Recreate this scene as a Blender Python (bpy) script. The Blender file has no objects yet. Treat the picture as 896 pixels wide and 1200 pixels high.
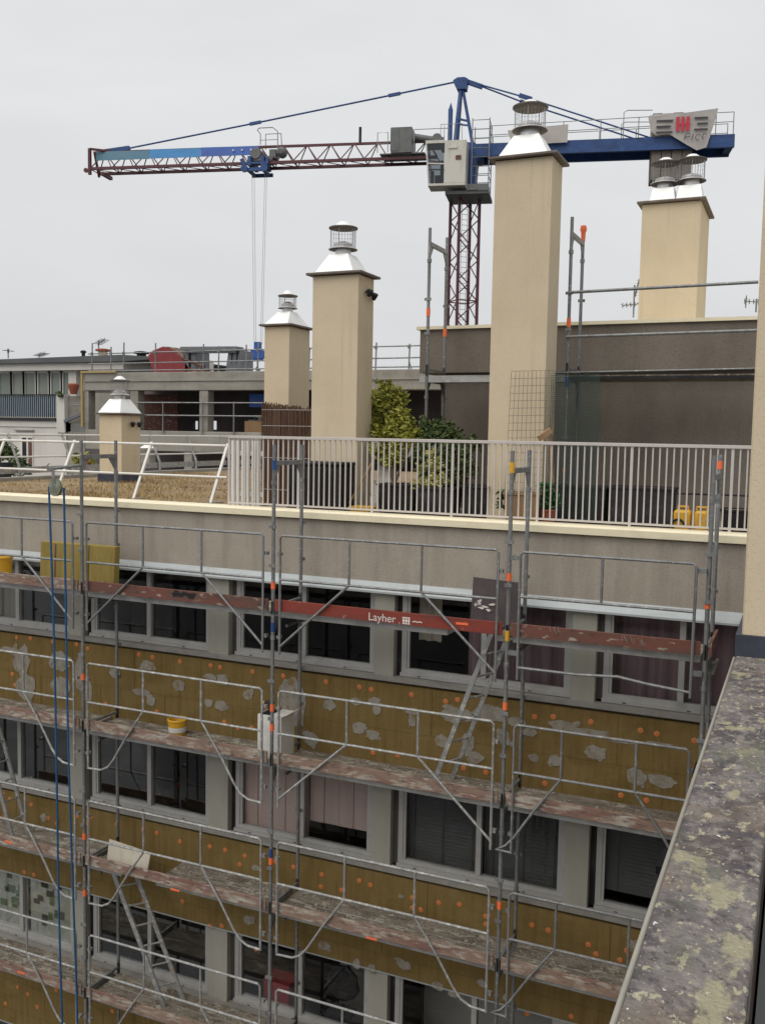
import bpy, bmesh, math, random
from mathutils import Vector, Matrix
R = random.Random(11)
S = bpy.context.scene
COL = S.collection
V = Vector

# ------------------------------------------------------------------ camera (eye at the world origin, metres)
FPX = 1112.29
YAW, PIT, ROL = (math.radians(a) for a in (23.86733649, 4.68529466, 1.02087509))
_f = V((-math.sin(YAW)*math.cos(PIT), math.cos(YAW)*math.cos(PIT), -math.sin(PIT)))
_r = V((math.cos(YAW), math.sin(YAW), 0)); _u = _r.cross(_f)
c_, s_ = math.cos(ROL), math.sin(ROL)
RT, UP, FW = c_*_r + s_*_u, c_*_u - s_*_r, _f
def ray(u, v): return RT*((u-448)/FPX) + UP*((600-v)/FPX) + FW
def PY(u, v, Y): d = ray(u, v); return d*(Y/d.y)      # sight line met with the plane at depth Y
def PX(u, v, X): d = ray(u, v); return d*(X/d.x)
def PZ(u, v, Z): d = ray(u, v); return d*(Z/d.z)
cd = bpy.data.cameras.new('camera'); cam = bpy.data.objects.new('camera', cd); COL.objects.link(cam)
m = Matrix((RT, UP, -FW)).transposed().to_4x4(); cam.matrix_world = m
cd.sensor_width = 36; cd.lens = 36*FPX/1200; cd.clip_start = 0.05; cd.clip_end = 5000
S.camera = cam
S.render.resolution_x, S.render.resolution_y = 764, 1024

# ------------------------------------------------------------------ materials
def M(name, col, rough=0.8, metal=0.0, layers=(), bump=None, spec=0.5, alpha=None):
    """layers: (colour, scale(x,y,z)|float, lo, hi, detail, strength[, distortion]) noise masks over the base colour; bump (strength, scale[, dist])"""
    mt = bpy.data.materials.new(name); mt.use_nodes = True
    nt = mt.node_tree; N = nt.nodes; L = nt.links
    b = N['Principled BSDF']; b.inputs['Roughness'].default_value = rough; b.inputs['Metallic'].default_value = metal
    b.inputs['Specular IOR Level'].default_value = spec
    tc = N.new('ShaderNodeTexCoord'); cur = None
    base = N.new('ShaderNodeRGB'); base.outputs[0].default_value = (*col, 1); cur = base.outputs[0]
    oi = N.new('ShaderNodeObjectInfo'); off = N.new('ShaderNodeVectorMath'); off.operation = 'MULTIPLY_ADD'
    cmb = N.new('ShaderNodeCombineXYZ')
    for k in range(3): L.new(oi.outputs['Random'], cmb.inputs[k])
    L.new(cmb.outputs[0], off.inputs[0]); off.inputs[1].default_value = (13.7, 7.3, 9.1); L.new(tc.outputs['Object'], off.inputs[2])
    for ly in layers:
        c, sc, lo, hi, det, st = ly[:6]; dist = ly[6] if len(ly) > 6 else 0
        mp = N.new('ShaderNodeMapping'); mp.inputs['Scale'].default_value = sc if isinstance(sc, tuple) else (sc, sc, sc)
        L.new(off.outputs[0], mp.inputs[0])
        n = N.new('ShaderNodeTexNoise'); n.inputs['Scale'].default_value = 1; n.inputs['Detail'].default_value = det
        n.inputs['Roughness'].default_value = 0.6; n.inputs['Distortion'].default_value = dist
        L.new(mp.outputs[0], n.inputs['Vector'])
        mr = N.new('ShaderNodeMapRange'); mr.inputs[1].default_value = lo; mr.inputs[2].default_value = hi; mr.inputs[4].default_value = st
        L.new(n.outputs[0], mr.inputs[0])
        mx = N.new('ShaderNodeMix'); mx.data_type = 'RGBA'
        L.new(mr.outputs[0], mx.inputs[0]); L.new(cur, mx.inputs[6]); mx.inputs[7].default_value = (*c, 1); cur = mx.outputs[2]
    L.new(cur, b.inputs['Base Color'])
    if bump:
        n = N.new('ShaderNodeTexNoise'); n.inputs['Scale'].default_value = bump[1]; n.inputs['Detail'].default_value = 5
        L.new(off.outputs[0], n.inputs['Vector'])
        bp = N.new('ShaderNodeBump'); bp.inputs['Strength'].default_value = bump[0]; bp.inputs['Distance'].default_value = bump[2] if len(bump) > 2 else 0.01
        L.new(n.outputs[0], bp.inputs['Height']); L.new(bp.outputs[0], b.inputs['Normal'])
    return mt

m_stucco = M('cream_render', (.60, .505, .365), .92, layers=[((.40, .335, .24), (8, 8, .22), .60, .74, 5, .5), ((.50, .41, .285), 1.1, .42, .7, 5, .6), ((.62, .51, .36), (5, 5, 1.2), .5, .75, 4, .35), ((.40, .33, .23), 70, .5, .75, 2, .4), ((.36, .30, .22), (9, 9, .35), .6, .8, 4, .35)], bump=(.5, 160, .004), spec=.2)
m_coping = M('cream_coping', (.78, .71, .52), .55, layers=[((.50, .44, .32), (2, 2, 8), .55, .75, 5, .5), ((.60, .55, .42), 14, .5, .8, 3, .4)], spec=.4)
m_fascia = M('roughcast_fascia', (.36, .32, .27), .95, layers=[((.23, .20, .17), (5, 5, .5), .45, .72, 6, .6), ((.46, .42, .36), 1.3, .5, .75, 4, .5), ((.18, .16, .14), 55, .55, .7, 3, .6), ((.50, .47, .42), 80, .6, .72, 2, .6)], bump=(.8, 120, .008), spec=.1)
m_dark_render = M('dark_brown_render', (.205, .178, .150), .95, layers=[((.145, .124, .103), (2.4, 2.4, .6), .4, .7, 5, .7), ((.25, .22, .185), .8, .5, .75, 4, .5), ((.07, .06, .05), 60, .52, .7, 3, .5)], bump=(.8, 110, .006), spec=.1)
m_insul = M('stone_wool', (.200, .140, .056), .98, layers=[((.135, .085, .030), (14, 14, 1.2), .42, .7, 6, .65), ((.25, .19, .085), 2.2, .5, .75, 5, .5), ((.11, .078, .025), (1.3, 1.3, 3), .52, .72, 5, .55), ((.10, .07, .02), 70, .55, .7, 3, .55)], bump=(.7, 90, .006), spec=.05)
m_insul_new = M('new_stone_wool', (.29, .225, .075), .98, layers=[((.20, .15, .05), (12, 12, 2), .4, .7, 5, .7), ((.22, .15, .035), 50, .5, .7, 3, .6)], bump=(.6, 80, .005), spec=.05)
m_seam = M('board_joint', (.115, .083, .032), 1, spec=.05)
m_mortar = M('grey_mortar', (.285, .265, .23), .95, layers=[((.19, .165, .12), 6, .42, .66, 6, .75), ((.36, .335, .295), 20, .55, .72, 4, .6), ((.20, .135, .05), (11, 11, 8), .55, .64, 6, .7)], bump=(.8, 50, .008), spec=.1)
m_cap = M('orange_plastic', (.52, .165, .045), .6, layers=[((.40, .15, .05), 9, .5, .75, 2, .6)])
m_orange = M('orange_tape', (.85, .16, .05), .5, layers=[((.55, .2, .1), 20, .5, .8, 2, .6)])
m_galv = M('galvanised_steel', (.225, .232, .235), .55, .5, layers=[((.12, .118, .11), (9, 9, 2), .45, .7, 5, .7), ((.40, .39, .36), 24, .57, .66, 4, .8), ((.17, .11, .07), 6, .62, .75, 4, .5)], bump=(.2, 60, .002))
m_galv_pale = M('worn_pale_steel', (.30, .305, .30), .5, .4, layers=[((.18, .17, .16), (9, 9, 2), .5, .7, 5, .7), ((.62, .60, .56), 18, .5, .7, 3, .8), ((.25, .15, .09), 9, .62, .74, 3, .6)], bump=(.2, 60, .002))
m_alu = M('deck_aluminium', (.36, .36, .35), .55, .4, layers=[((.15, .14, .13), (2, 2, 8), .45, .7, 5, .7), ((.5, .49, .46), 12, .5, .7, 3, .5)])
m_red = M('red_board', (.215, .036, .022), .75, layers=[((.135, .032, .022), (1.5, 10, 10), .45, .66, 6, .8), ((.42, .30, .25), 12, .68, .74, 4, .8), ((.09, .04, .03), 20, .6, .7, 3, .6)], bump=(.3, 40, .003))
m_redbrown = M('worn_brown_board', (.150, .058, .042), .88, layers=[((.095, .058, .045), (1.2, 10, 10), .42, .64, 6, .8), ((.36, .31, .26), (6, 16, 16), .60, .66, 6, .85), ((.05, .033, .028), (10, 30, 20), .56, .68, 4, .7)], bump=(.4, 40, .003))
m_pinkboard = M('cement_stained_board', (.225, .150, .115), .92, layers=[((.155, .065, .056), (.8, 5, 5), .52, .64, 6, .6), ((.36, .325, .275), (3.5, 14, 14), .50, .60, 7, .8), ((.09, .065, .05), (8, 30, 18), .54, .66, 5, .75), ((.44, .42, .37), (5, 22, 22), .58, .66, 6, .8)], bump=(.4, 40, .004))
m_deck = M('cement_caked_deck', (.235, .205, .165), .95, layers=[((.12, .10, .08), (3, 9, 9), .42, .60, 7, .85), ((.38, .35, .29), (5, 9, 9), .54, .62, 7, .85), ((.075, .06, .05), 22, .56, .66, 5, .8), ((.46, .44, .38), 40, .62, .7, 3, .8)], bump=(1, 26, .02), spec=.1)
m_frame = M('window_aluminium', (.40, .395, .38), .45, .2, layers=[((.25, .245, .23), (4, 4, 4), .5, .75, 4, .5), ((.50, .50, .49), 9, .55, .75, 3, .4)])
m_pillar = M('pillar_panel', (.33, .32, .275), .7, layers=[((.25, .24, .205), (4, 4, .8), .45, .7, 5, .5), ((.20, .19, .17), 30, .6, .75, 3, .4)], bump=(.2, 50, .003))
m_flash = M('lintel_flashing', (.37, .405, .415), .5, .2, layers=[((.26, .28, .28), (2, 2, 10), .5, .7, 5, .5), ((.48, .50, .50), 5, .5, .75, 4, .5)])
m_sill = M('sill_stone', (.26, .245, .225), .85, layers=[((.16, .15, .135), (3, 6, 6), .45, .7, 5, .6), ((.36, .34, .31), 8, .55, .75, 4, .5)], bump=(.3, 60, .003))
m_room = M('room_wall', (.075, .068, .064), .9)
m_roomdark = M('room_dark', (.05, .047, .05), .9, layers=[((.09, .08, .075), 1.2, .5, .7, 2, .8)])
m_roompale = M('room_pale_wall', (.50, .50, .47), .9)
m_purple = M('purple_curtain', (.31, .215, .235), .95, layers=[((.19, .125, .15), (7, 7, .4), .45, .65, 3, .7)], spec=.1)
m_pink = M('pink_shutter', (.62, .49, .45), .85, layers=[((.55, .40, .365), (5, 5, .3), .45, .65, 3, .7), ((.72, .57, .53), (1, 1, 4), .55, .7, 3, .5)], spec=.2)
m_beige = M('beige_curtain', (.50, .46, .38), .95, layers=[((.40, .36, .29), (7, 7, .4), .45, .65, 3, .7)], spec=.1)
m_blind = M('dark_slat_blind', (.085, .09, .088), .6, layers=[((.05, .052, .05), (2, 2, 3), .4, .7, 3, .6)])
m_paper = M('taped_paper', (.62, .64, .55), .95, layers=[((.42, .46, .34), 3.5, .45, .62, 2, .7)])
m_paperdark = M('dark_paper', (.07, .065, .045), .95, layers=[((.18, .10, .07), 3, .5, .7, 2, .6)])
m_papergreen = M('green_paper', (.16, .24, .11), .95)
m_capmetal = M('white_metal_hood', (.80, .81, .80), .42, .15, layers=[((.62, .62, .60), (3, 3, 1.2), .5, .75, 4, .45), ((.42, .40, .36), 22, .64, .74, 3, .5)])
m_disc = M('shaded_cowl_steel', (.115, .098, .086), .5, .4, layers=[((.20, .18, .16), 8, .5, .7, 3, .6)])  # shade of the disc undersides is put into this brown
m_plate = M('cap_plate_brown', (.125, .10, .082), .7, layers=[((.20, .17, .14), (4, 4, 4), .5, .7, 4, .6)])
m_chrome = M('bright_duct', (.62, .61, .60), .3, .6, layers=[((.4, .38, .36), 9, .5, .7, 3, .5)])
m_wire = M('cage_wire', (.34, .34, .34), .4, .6)
m_white = M('white_paint', (.66, .645, .61), .5, layers=[((.50, .46, .41), (6, 6, 1.5), .55, .72, 4, .5), ((.34, .24, .17), 14, .68, .76, 3, .6)])
m_rail = M('pale_railing', (.52, .485, .46), .5, layers=[((.44, .40, .37), (8, 8, 1), .5, .72, 4, .55), ((.33, .22, .15), 20, .66, .76, 3, .5)])
m_gravel = M('roof_gravel', (.32, .245, .165), 1, layers=[((.20, .125, .07), 2.2, .42, .62, 5, .8), ((.36, .27, .15), .55, .45, .65, 5, .7), ((.42, .37, .31), 40, .58, .68, 2, .7), ((.10, .075, .05), 28, .55, .68, 3, .7)], bump=(1, 45, .03), spec=.05)
m_tile = M('terrace_slab', (.24, .22, .20), .9, layers=[((.15, .14, .12), 2, .42, .65, 5, .7), ((.32, .3, .27), 18, .5, .7, 3, .4)], bump=(.4, 50, .005))
m_conc = M('raw_concrete', (.30, .285, .25), .92, layers=[((.20, .185, .155), (.8, .8, 2.2), .42, .66, 5, .7), ((.38, .36, .32), (2, 2, .5), .5, .72, 4, .5), ((.14, .13, .11), (3, 3, .25), .6, .76, 4, .5)], bump=(.4, 20, .01), spec=.2)
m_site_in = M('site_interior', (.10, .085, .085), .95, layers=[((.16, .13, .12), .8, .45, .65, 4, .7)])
m_maroon = M('maroon_crane_paint', (.095, .020, .028), .5, layers=[((.06, .012, .016), 2, .45, .7, 4, .6), ((.2, .06, .06), 6, .6, .75, 3, .5)])
m_blue = M('blue_crane_paint', (.016, .065, .215), .55, layers=[((.010, .033, .11), (1.2, 1.2, 2.5), .42, .64, 6, .75), ((.06, .12, .27), 4, .55, .72, 5, .6), ((.05, .03, .03), 3.5, .62, .72, 5, .7)])
m_panelblue = M('light_blue_sheet', (.02, .20, .47), .5, layers=[((.015, .13, .34), (1, 1, 3), .45, .7, 4, .6)])
m_panelteal = M('faded_teal_sheet', (.06, .17, .25), .6, layers=[((.11, .20, .24), (1, 1, 3), .45, .7, 4, .7)])
m_paneldeep = M('deep_blue_sheet', (.015, .085, .36), .5, layers=[((.012, .055, .25), (1, 1, 3), .45, .7, 4, .6)])
m_cab = M('cab_white', (.58, .56, .50), .55, layers=[((.40, .37, .31), (2.2, 2.2, .7), .45, .7, 4, .5), ((.34, .3, .24), 5, .64, .76, 3, .5)])
m_grey = M('machine_grey', (.135, .14, .138), .55, .2, layers=[((.08, .08, .078), 2.5, .45, .7, 4, .6)])
m_ballast = M('ballast_concrete', (.21, .185, .155), .92, layers=[((.14, .12, .10), 1.5, .42, .66, 4, .7)], bump=(.3, 10, .02))
m_banner = M('banner_fabric', (.46, .43, .41), .8, layers=[((.36, .335, .32), 1.3, .42, .66, 4, .6)], spec=.2)
m_ink = M('banner_ink', (.06, .055, .06), .8)
m_redink = M('banner_red', (.52, .035, .06), .7)
m_steelgrey = M('formwork_grey', (.16, .17, .185), .5, .4, layers=[((.09, .09, .10), 3, .45, .7, 4, .6)])
m_skip = M('red_skip_paint', (.215, .022, .026), .5, layers=[((.13, .016, .02), 1.6, .42, .66, 4, .7), ((.26, .15, .12), 4, .63, .74, 4, .6)])
m_bluebal = M('blue_balcony_panel', (.28, .36, .42), .6)
m_black = M('dark_plastic', (.018, .017, .018), .65, spec=.25, layers=[((.05, .05, .052), 3, .5, .7, 3, .6)])
m_tar = M('matt_black', (.012, .011, .013), .9, spec=.1)
m_planter = M('anthracite_planter', (.034, .032, .036), .75, spec=.2, layers=[((.07, .07, .08), (2, 2, 6), .5, .7, 3, .6)])
m_bark = M('bark', (.10, .07, .045), .95, layers=[((.05, .035, .025), (12, 12, 3), .45, .65, 4, .8)], bump=(.8, 30, .01))
m_wicker = M('heather_screen', (.135, .085, .06), .95, layers=[((.08, .048, .036), (60, 60, 1.2), .42, .6, 3, .9), ((.19, .11, .075), (45, 45, 1.5), .55, .68, 3, .7)], bump=(1, 70, .01), spec=.05)
m_wood = M('timber', (.33, .205, .105), .8, layers=[((.22, .13, .065), (12, 12, 1), .42, .66, 4, .8)])
m_yellow = M('yellow_plastic', (.66, .36, .02), .5, layers=[((.48, .27, .03), 6, .5, .75, 3, .6), ((.55, .5, .4), 12, .62, .72, 3, .6)])
m_whitepl = M('white_plastic', (.66, .65, .62), .5, layers=[((.5, .48, .44), 8, .5, .72, 3, .6)])
m_rope = M('blue_rope', (.008, .062, .16), .8, layers=[((.02, .12, .26), 40, .45, .6, 2, .6)])
m_pulley = M('mossy_pulley_paint', (.21, .23, .165), .7, layers=[((.13, .13, .10), 10, .42, .62, 4, .7), ((.20, .18, .05), 9, .56, .68, 3, .7)])
m_meshgreen = M('green_mesh_wire', (.03, .06, .05), .6)
m_meshwire = M('grid_wire', (.16, .155, .13), .5, .4)
m_hatch = M('dark_plywood', (.045, .032, .034), .6, layers=[((.10, .075, .075), 4, .45, .7, 4, .6), ((.5, .48, .45), 6, .66, .7, 3, .9)])
m_lead = M('lead_flashing', (.035, .04, .06), .55, .2, layers=[((.08, .085, .11), 4, .45, .7, 4, .6)])
m_pipe = M('grey_downpipe', (.36, .355, .35), .5, layers=[((.25, .24, .23), 5, .5, .7, 3, .5)])
m_asphalt = M('asphalt', (.06, .06, .06), .95, layers=[((.10, .10, .095), .3, .45, .6, 4, .7)])
m_roofdark = M('bitumen_roof', (.085, .092, .095), .8, layers=[((.13, .135, .135), .6, .45, .7, 4, .6)])
m_wall_w = M('white_render', (.62, .595, .55), .9, layers=[((.50, .475, .43), (1, 1, .4), .45, .7, 4, .6)], bump=(.2, 30, .005))
m_terra = M('terracotta', (.30, .085, .04), .8, layers=[((.22, .06, .03), 6, .45, .7, 3, .6)])
m_ins_y = M('yellow_film', (.36, .27, .11), .7, layers=[((.36, .27, .10), 3, .45, .7, 3, .7)])
m_lichen = M('lichen_concrete', (.175, .160, .156), .97, layers=[
    ((.072, .064, .072), (6, 4, 6), .43, .58, 8, .85), ((.27, .245, .225), 19, .5, .64, 6, .75), ((.20, .155, .115), 2.4, .50, .64, 7, .65),
    ((.055, .05, .056), 34, .56, .66, 5, .7), ((.34, .315, .21), (8, 4.8, 8), .595, .64, 10, .72, .25), ((.41, .385, .27), (30, 17, 30), .585, .63, 8, .75, .2), ((.12, .13, .085), (3, 1.8, 3), .56, .66, 8, .5),
    ((.40, .36, .27), (60, 46, 60), .635, .665, 4, .8), ((.66, .65, .63), (48, 38, 48), .70, .72, 3, .9)], bump=(1, 70, .012), spec=.08)
m_brownwall = M('brown_inner_wall', (.075, .05, .042), .95, layers=[((.045, .03, .028), (6, 6, 1), .42, .66, 5, .8)], bump=(.6, 60, .006), spec=.1)
m_leaf_y = M('yellow_green_leaf', (.31, .315, .055), .6, layers=[((.16, .19, .03), 5, .42, .62, 2, .9), ((.32, .25, .03), 7, .56, .66, 2, .7)], spec=.3)
m_leaf_d = M('dark_green_leaf', (.10, .135, .045), .6, layers=[((.05, .08, .03), 6, .45, .6, 2, .9), ((.12, .14, .045), 8, .56, .68, 2, .7)], spec=.3)
m_leaf_v = M('variegated_leaf', (.50, .46, .17), .6, layers=[((.14, .19, .05), 6, .45, .58, 2, .9)], spec=.3)
m_leaf_g = M('mid_green_leaf', (.045, .13, .04), .6, layers=[((.03, .08, .03), 6, .45, .6, 2, .9), ((.35, .40, .33), 15, .62, .66, 2, .7)], spec=.3)
m_flower = M('orange_flower', (.6, .16, .05), .7)
m_straw = M('dry_grass_blade', (.40, .30, .15), .95, layers=[((.27, .165, .08), 1.2, .42, .62, 3, .8), ((.17, .165, .06), .8, .56, .68, 3, .6)], spec=.05)
m_letter = M('white_lettering', (.66, .60, .56), .8)
m_redbox = M('red_box', (.45, .03, .04), .5)
m_seat = M('chair_fabric', (.03, .03, .033), .8)

def glass_mat(name, tint, refl):
    mt = bpy.data.materials.new(name); mt.use_nodes = True; nt = mt.node_tree; N = nt.nodes; L = nt.links
    N.remove(N['Principled BSDF']); o = N['Material Output']
    t = N.new('ShaderNodeBsdfTransparent'); t.inputs[0].default_value = (*tint, 1)
    g = N.new('ShaderNodeBsdfGlossy'); g.inputs['Roughness'].default_value = .03; g.inputs[0].default_value = (.9, .93, .95, 1)
    fr = N.new('ShaderNodeFresnel'); fr.inputs[0].default_value = 1.5
    ml = N.new('ShaderNodeMath'); ml.operation = 'MULTIPLY'; ml.inputs[1].default_value = refl; L.new(fr.outputs[0], ml.inputs[0])
    mx = N.new('ShaderNodeMixShader'); L.new(ml.outputs[0], mx.inputs[0]); L.new(t.outputs[0], mx.inputs[1]); L.new(g.outputs[0], mx.inputs[2])
    L.new(mx.outputs[0], o.inputs[0]); return mt
m_glass = glass_mat('window_glass', (.90, .90, .90), .42)
m_cabglass = glass_mat('cab_glass', (.45, .48, .5), 1.2)
m_farglass = M('far_glass', (.18, .205, .18), .15, layers=[((.26, .28, .24), (.6, .6, .3), .45, .7, 3, .7)])

# ------------------------------------------------------------------ mesh building
class MB:
    def __init__(s): s.v = []; s.f = []; s.m = []
    def face(s, pts, mi=0):
        b = len(s.v); s.v += [V(p) for p in pts]; s.f.append(tuple(range(b, b+len(pts)))); s.m.append(mi)
    def box(s, x0, x1, y0, y1, z0, z1, mi=0, top=None):
        x0, x1 = min(x0, x1), max(x0, x1); y0, y1 = min(y0, y1), max(y0, y1); z0, z1 = min(z0, z1), max(z0, z1)
        b = len(s.v); s.v += [V(p) for p in ((x0,y0,z0),(x1,y0,z0),(x1,y1,z0),(x0,y1,z0),(x0,y0,z1),(x1,y0,z1),(x1,y1,z1),(x0,y1,z1))]
        for q in ((0,3,2,1),(4,5,6,7),(0,1,5,4),(1,2,6,5),(2,3,7,6),(3,0,4,7)):
            s.f.append(tuple(b+i for i in q)); s.m.append(top if (top is not None and q == (4,5,6,7)) else mi)
        return s
    def frustum(s, a, z0, b, z1, mi=0):      # a, b = (x0,x1,y0,y1)
        k = len(s.v); s.v += [V(p) for p in ((a[0],a[2],z0),(a[1],a[2],z0),(a[1],a[3],z0),(a[0],a[3],z0),(b[0],b[2],z1),(b[1],b[2],z1),(b[1],b[3],z1),(b[0],b[3],z1))]
        for q in ((0,3,2,1),(4,5,6,7),(0,1,5,4),(1,2,6,5),(2,3,7,6),(3,0,4,7)): s.f.append(tuple(k+i for i in q)); s.m.append(mi)
        return s
    def beam(s, p, q, w, h, up=(0,0,1), mi=0):
        p, q = V(p), V(q); d = (q-p).normalized(); up = V(up)
        if abs(d.dot(up)) > .98: up = V((0,1,0))
        a = d.cross(up).normalized(); c = a.cross(d); b = len(s.v)
        for o in (p, q):
            for (i, j) in ((-1,-1),(1,-1),(1,1),(-1,1)): s.v.append(o + a*(i*w/2) + c*(j*h/2))
        for t in ((3,2,1,0),(4,5,6,7),(0,1,5,4),(1,2,6,5),(2,3,7,6),(3,0,4,7)): s.f.append(tuple(b+i for i in t)); s.m.append(mi)
        return s
    def path(s, pts, r, n=8, mi=0):
        pts = [V(p) for p in pts]; rings = []; prev = None
        for i, p in enumerate(pts):
            d = (pts[min(i+1, len(pts)-1)] - pts[max(i-1, 0)]).normalized()
            if prev is None:
                a = d.cross(V((0,0,1)) if abs(d.z) < .9 else V((0,1,0))).normalized()
            else:
                a = (prev - d*prev.dot(d)).normalized()
            prev = a; c = d.cross(a); b = len(s.v); rings.append(b)
            rr = r[i] if isinstance(r, (list, tuple)) else r
            for k in range(n):
                t = 2*math.pi*k/n; s.v.append(p + (a*math.cos(t) + c*math.sin(t))*rr)
        for i in range(len(pts)-1):
            for k in range(n):
                s.f.append((rings[i]+k, rings[i]+(k+1)%n, rings[i+1]+(k+1)%n, rings[i+1]+k)); s.m.append(mi)
        s.f.append(tuple(rings[0]+k for k in reversed(range(n)))); s.m.append(mi)
        s.f.append(tuple(rings[-1]+k for k in range(n))); s.m.append(mi)
        return s
    def tube(s, p, q, r, n=8, mi=0): return s.path([p, q], r, n, mi)
    def lathe(s, c, prof, n=20, axis=(0,0,1), mi=0, cap=True):
        c = V(c); ax = V(axis).normalized(); a = ax.cross(V((1,0,0)) if abs(ax.x) < .9 else V((0,1,0))).normalized(); d = ax.cross(a); rings = []
        for (r, z) in prof:
            rings.append(len(s.v))
            for k in range(n):
                t = 2*math.pi*k/n; s.v.append(c + ax*z + (a*math.cos(t)+d*math.sin(t))*max(r, 1e-4))
        for i in range(len(prof)-1):
            for k in range(n): s.f.append((rings[i]+k, rings[i]+(k+1)%n, rings[i+1]+(k+1)%n, rings[i+1]+k)); s.m.append(mi)
        if cap:
            s.f.append(tuple(rings[0]+k for k in reversed(range(n)))); s.m.append(mi); s.f.append(tuple(rings[-1]+k for k in range(n))); s.m.append(mi)
        return s
    def prism(s, poly, ext, mi=0):          # polygon (world points) swept by vector ext
        ext = V(ext); poly = [V(p) for p in poly]; n = len(poly); b = len(s.v); s.v += poly + [p+ext for p in poly]
        s.f.append(tuple(b+i for i in range(n))); s.m.append(mi); s.f.append(tuple(b+n+i for i in reversed(range(n)))); s.m.append(mi)
        for i in range(n):
            j = (i+1) % n; s.f.append((b+j, b+i, b+n+i, b+n+j)); s.m.append(mi)
        return s
    def build(s, name, mat, parent=None, loc=None, bevel=0, smooth=True):
        org = V(parent['_o']) if parent is not None else (V(loc) if loc is not None else V((0,0,0)))
        me = bpy.data.meshes.new(name); me.from_pydata([p-org for p in s.v], [], s.f)
        for mm in (mat if isinstance(mat, (list, tuple)) else [mat]): me.materials.append(mm)
        if any(s.m): me.polygons.foreach_set('material_index', s.m)
        bm = bmesh.new(); bm.from_mesh(me); bmesh.ops.recalc_face_normals(bm, faces=bm.faces)
        bm.to_mesh(me); bm.free()
        if smooth:
            me.polygons.foreach_set('use_smooth', [True]*len(me.polygons)); me.set_sharp_from_angle(angle=math.radians(38))
        o = bpy.data.objects.new(name, me); COL.objects.link(o)
        o['_o'] = tuple(org)
        if parent is not None: o.parent = parent
        else: o.location = org
        if bevel:
            md = o.modifiers.new('edge', 'BEVEL'); md.width = bevel; md.segments = 2; md.limit_method = 'ANGLE'
        return o
def tag(o, label, cat, group=None, kind=None):
    if label: o['label'] = label
    if cat: o['category'] = cat
    if group: o['group'] = group
    if kind: o['kind'] = kind
    return o
def thing(name, loc, label, cat, group=None):
    o = bpy.data.objects.new(name, None); COL.objects.link(o); o.location = loc; o['_o'] = tuple(loc); o.empty_display_size = .2
    return tag(o, label, cat, group)
def structure(o): o['kind'] = 'structure'; return o
def dup(o, parent, d=(0,0,0), rz=0):        # a part copied with its mesh, shifted by d
    c = o.copy(); COL.objects.link(c); c.parent = parent; c.location = V(o.location) + V(d); c['_o'] = o['_o']
    return c

# ------------------------------------------------------------------ ground
g = MB(); g.face([(-3000,-3000,-21),(3000,-3000,-21),(3000,3000,-21),(-3000,3000,-21)]); structure(g.build('ground', m_asphalt, smooth=False))

# ------------------------------------------------------------------ the scaffolded apartment building
YF = 11.41                                   # outer face of the insulation
XL, XR, YB = -15.6, -0.29, 27.0
ROOF = -1.16
apt = thing('apartment_building', (-8, YF, -21), 'long apartment block being insulated, ochre wool bands between window rows', 'building')
PILL = [(-13.08,-12.74), (-10.42,-10.12), (-7.81,-7.46), (-5.16,-4.87), (-2.50,-2.20), (XR, XR+.3)]
PITCH = 2.63
ROWS = [(-2.07-k*PITCH-(0 if k else 0), -3.20-k*PITCH) for k in range(4)]       # glazing top, bottom
MB().box(XL, XR, YF+.02, YF+.25, -2.06, ROOF-.02).build('fascia_wall', m_fascia, apt)
b = MB(); b.prism([(XL-.06, YF-.05, -1.165), (XL-.06, YF+.30, -1.165), (XL-.06, YF+.30, -1.06), (XL-.06, YF-.02, -1.055), (XL-.06, YF-.055, -1.075)], (XR-XL+.06, 0, 0)); b.build('roof_coping', m_coping, apt, bevel=.006)
b = MB(); b.prism([(XL, YF-.05, -2.075), (XL, YF+.14, -2.065), (XL, YF+.14, -1.95), (XL, YF+.012, -1.955)], (XR-XL, 0, 0)); b.box(XL, XR, YF-.052, YF-.040, -2.10, -2.076); b.build('lintel_flashing', m_flash, apt)
MB().box(XL, 9, YF+.30, YB, ROOF-.25, ROOF-.03).build('roof_slab', m_conc, apt)
MB().box(XL+.1, -7.62, YF+.30, YB-.1, ROOF-.03, ROOF+.03).build('gravel_bed', m_gravel, apt, smooth=False)
MB().box(-7.618, 8.9, YF+.30, 14.35, ROOF-.03, ROOF+.01).build('terrace_paving', m_tile, apt)
MB().box(XL, XL+.3, YF+.3, YB, ROOF-.02, ROOF+.10).build('roof_kerb', m_conc, apt)
MB().box(XL, XL+.25, YF+.26, YB, -21, ROOF-.26).build('side_wall', m_fascia, apt)
MB().box(XL+.26, 8.9, YB-.25, YB, -21, ROOF-.26).build('rear_wall', m_fascia, apt); MB().box(8.7, 8.95, 11.45, YB-.26, -21, ROOF-.26).build('side_wall', m_fascia, apt); MB().box(XR+.01, 8.9, YF+.05, YF+.25, -2.0, ROOF-.02).build('fascia_wall', m_fascia, apt)
b = MB(); b.box(XL, XR, YF+.02, YF+.25, -21, ROWS[3][1]-.12); b.build('lower_wall', m_insul, apt)
for k in range(5):
    z = -1.45 - 2.63*k
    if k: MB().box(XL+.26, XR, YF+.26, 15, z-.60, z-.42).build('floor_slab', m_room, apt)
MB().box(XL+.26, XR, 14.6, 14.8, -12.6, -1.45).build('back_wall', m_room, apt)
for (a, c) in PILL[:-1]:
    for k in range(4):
        MB().box((a+c)/2-.06, (a+c)/2+.06, YF+.262, 14.59, ROWS[k][1]-.62, ROWS[k][0]+.19).build('partition', m_room, apt)

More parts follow.
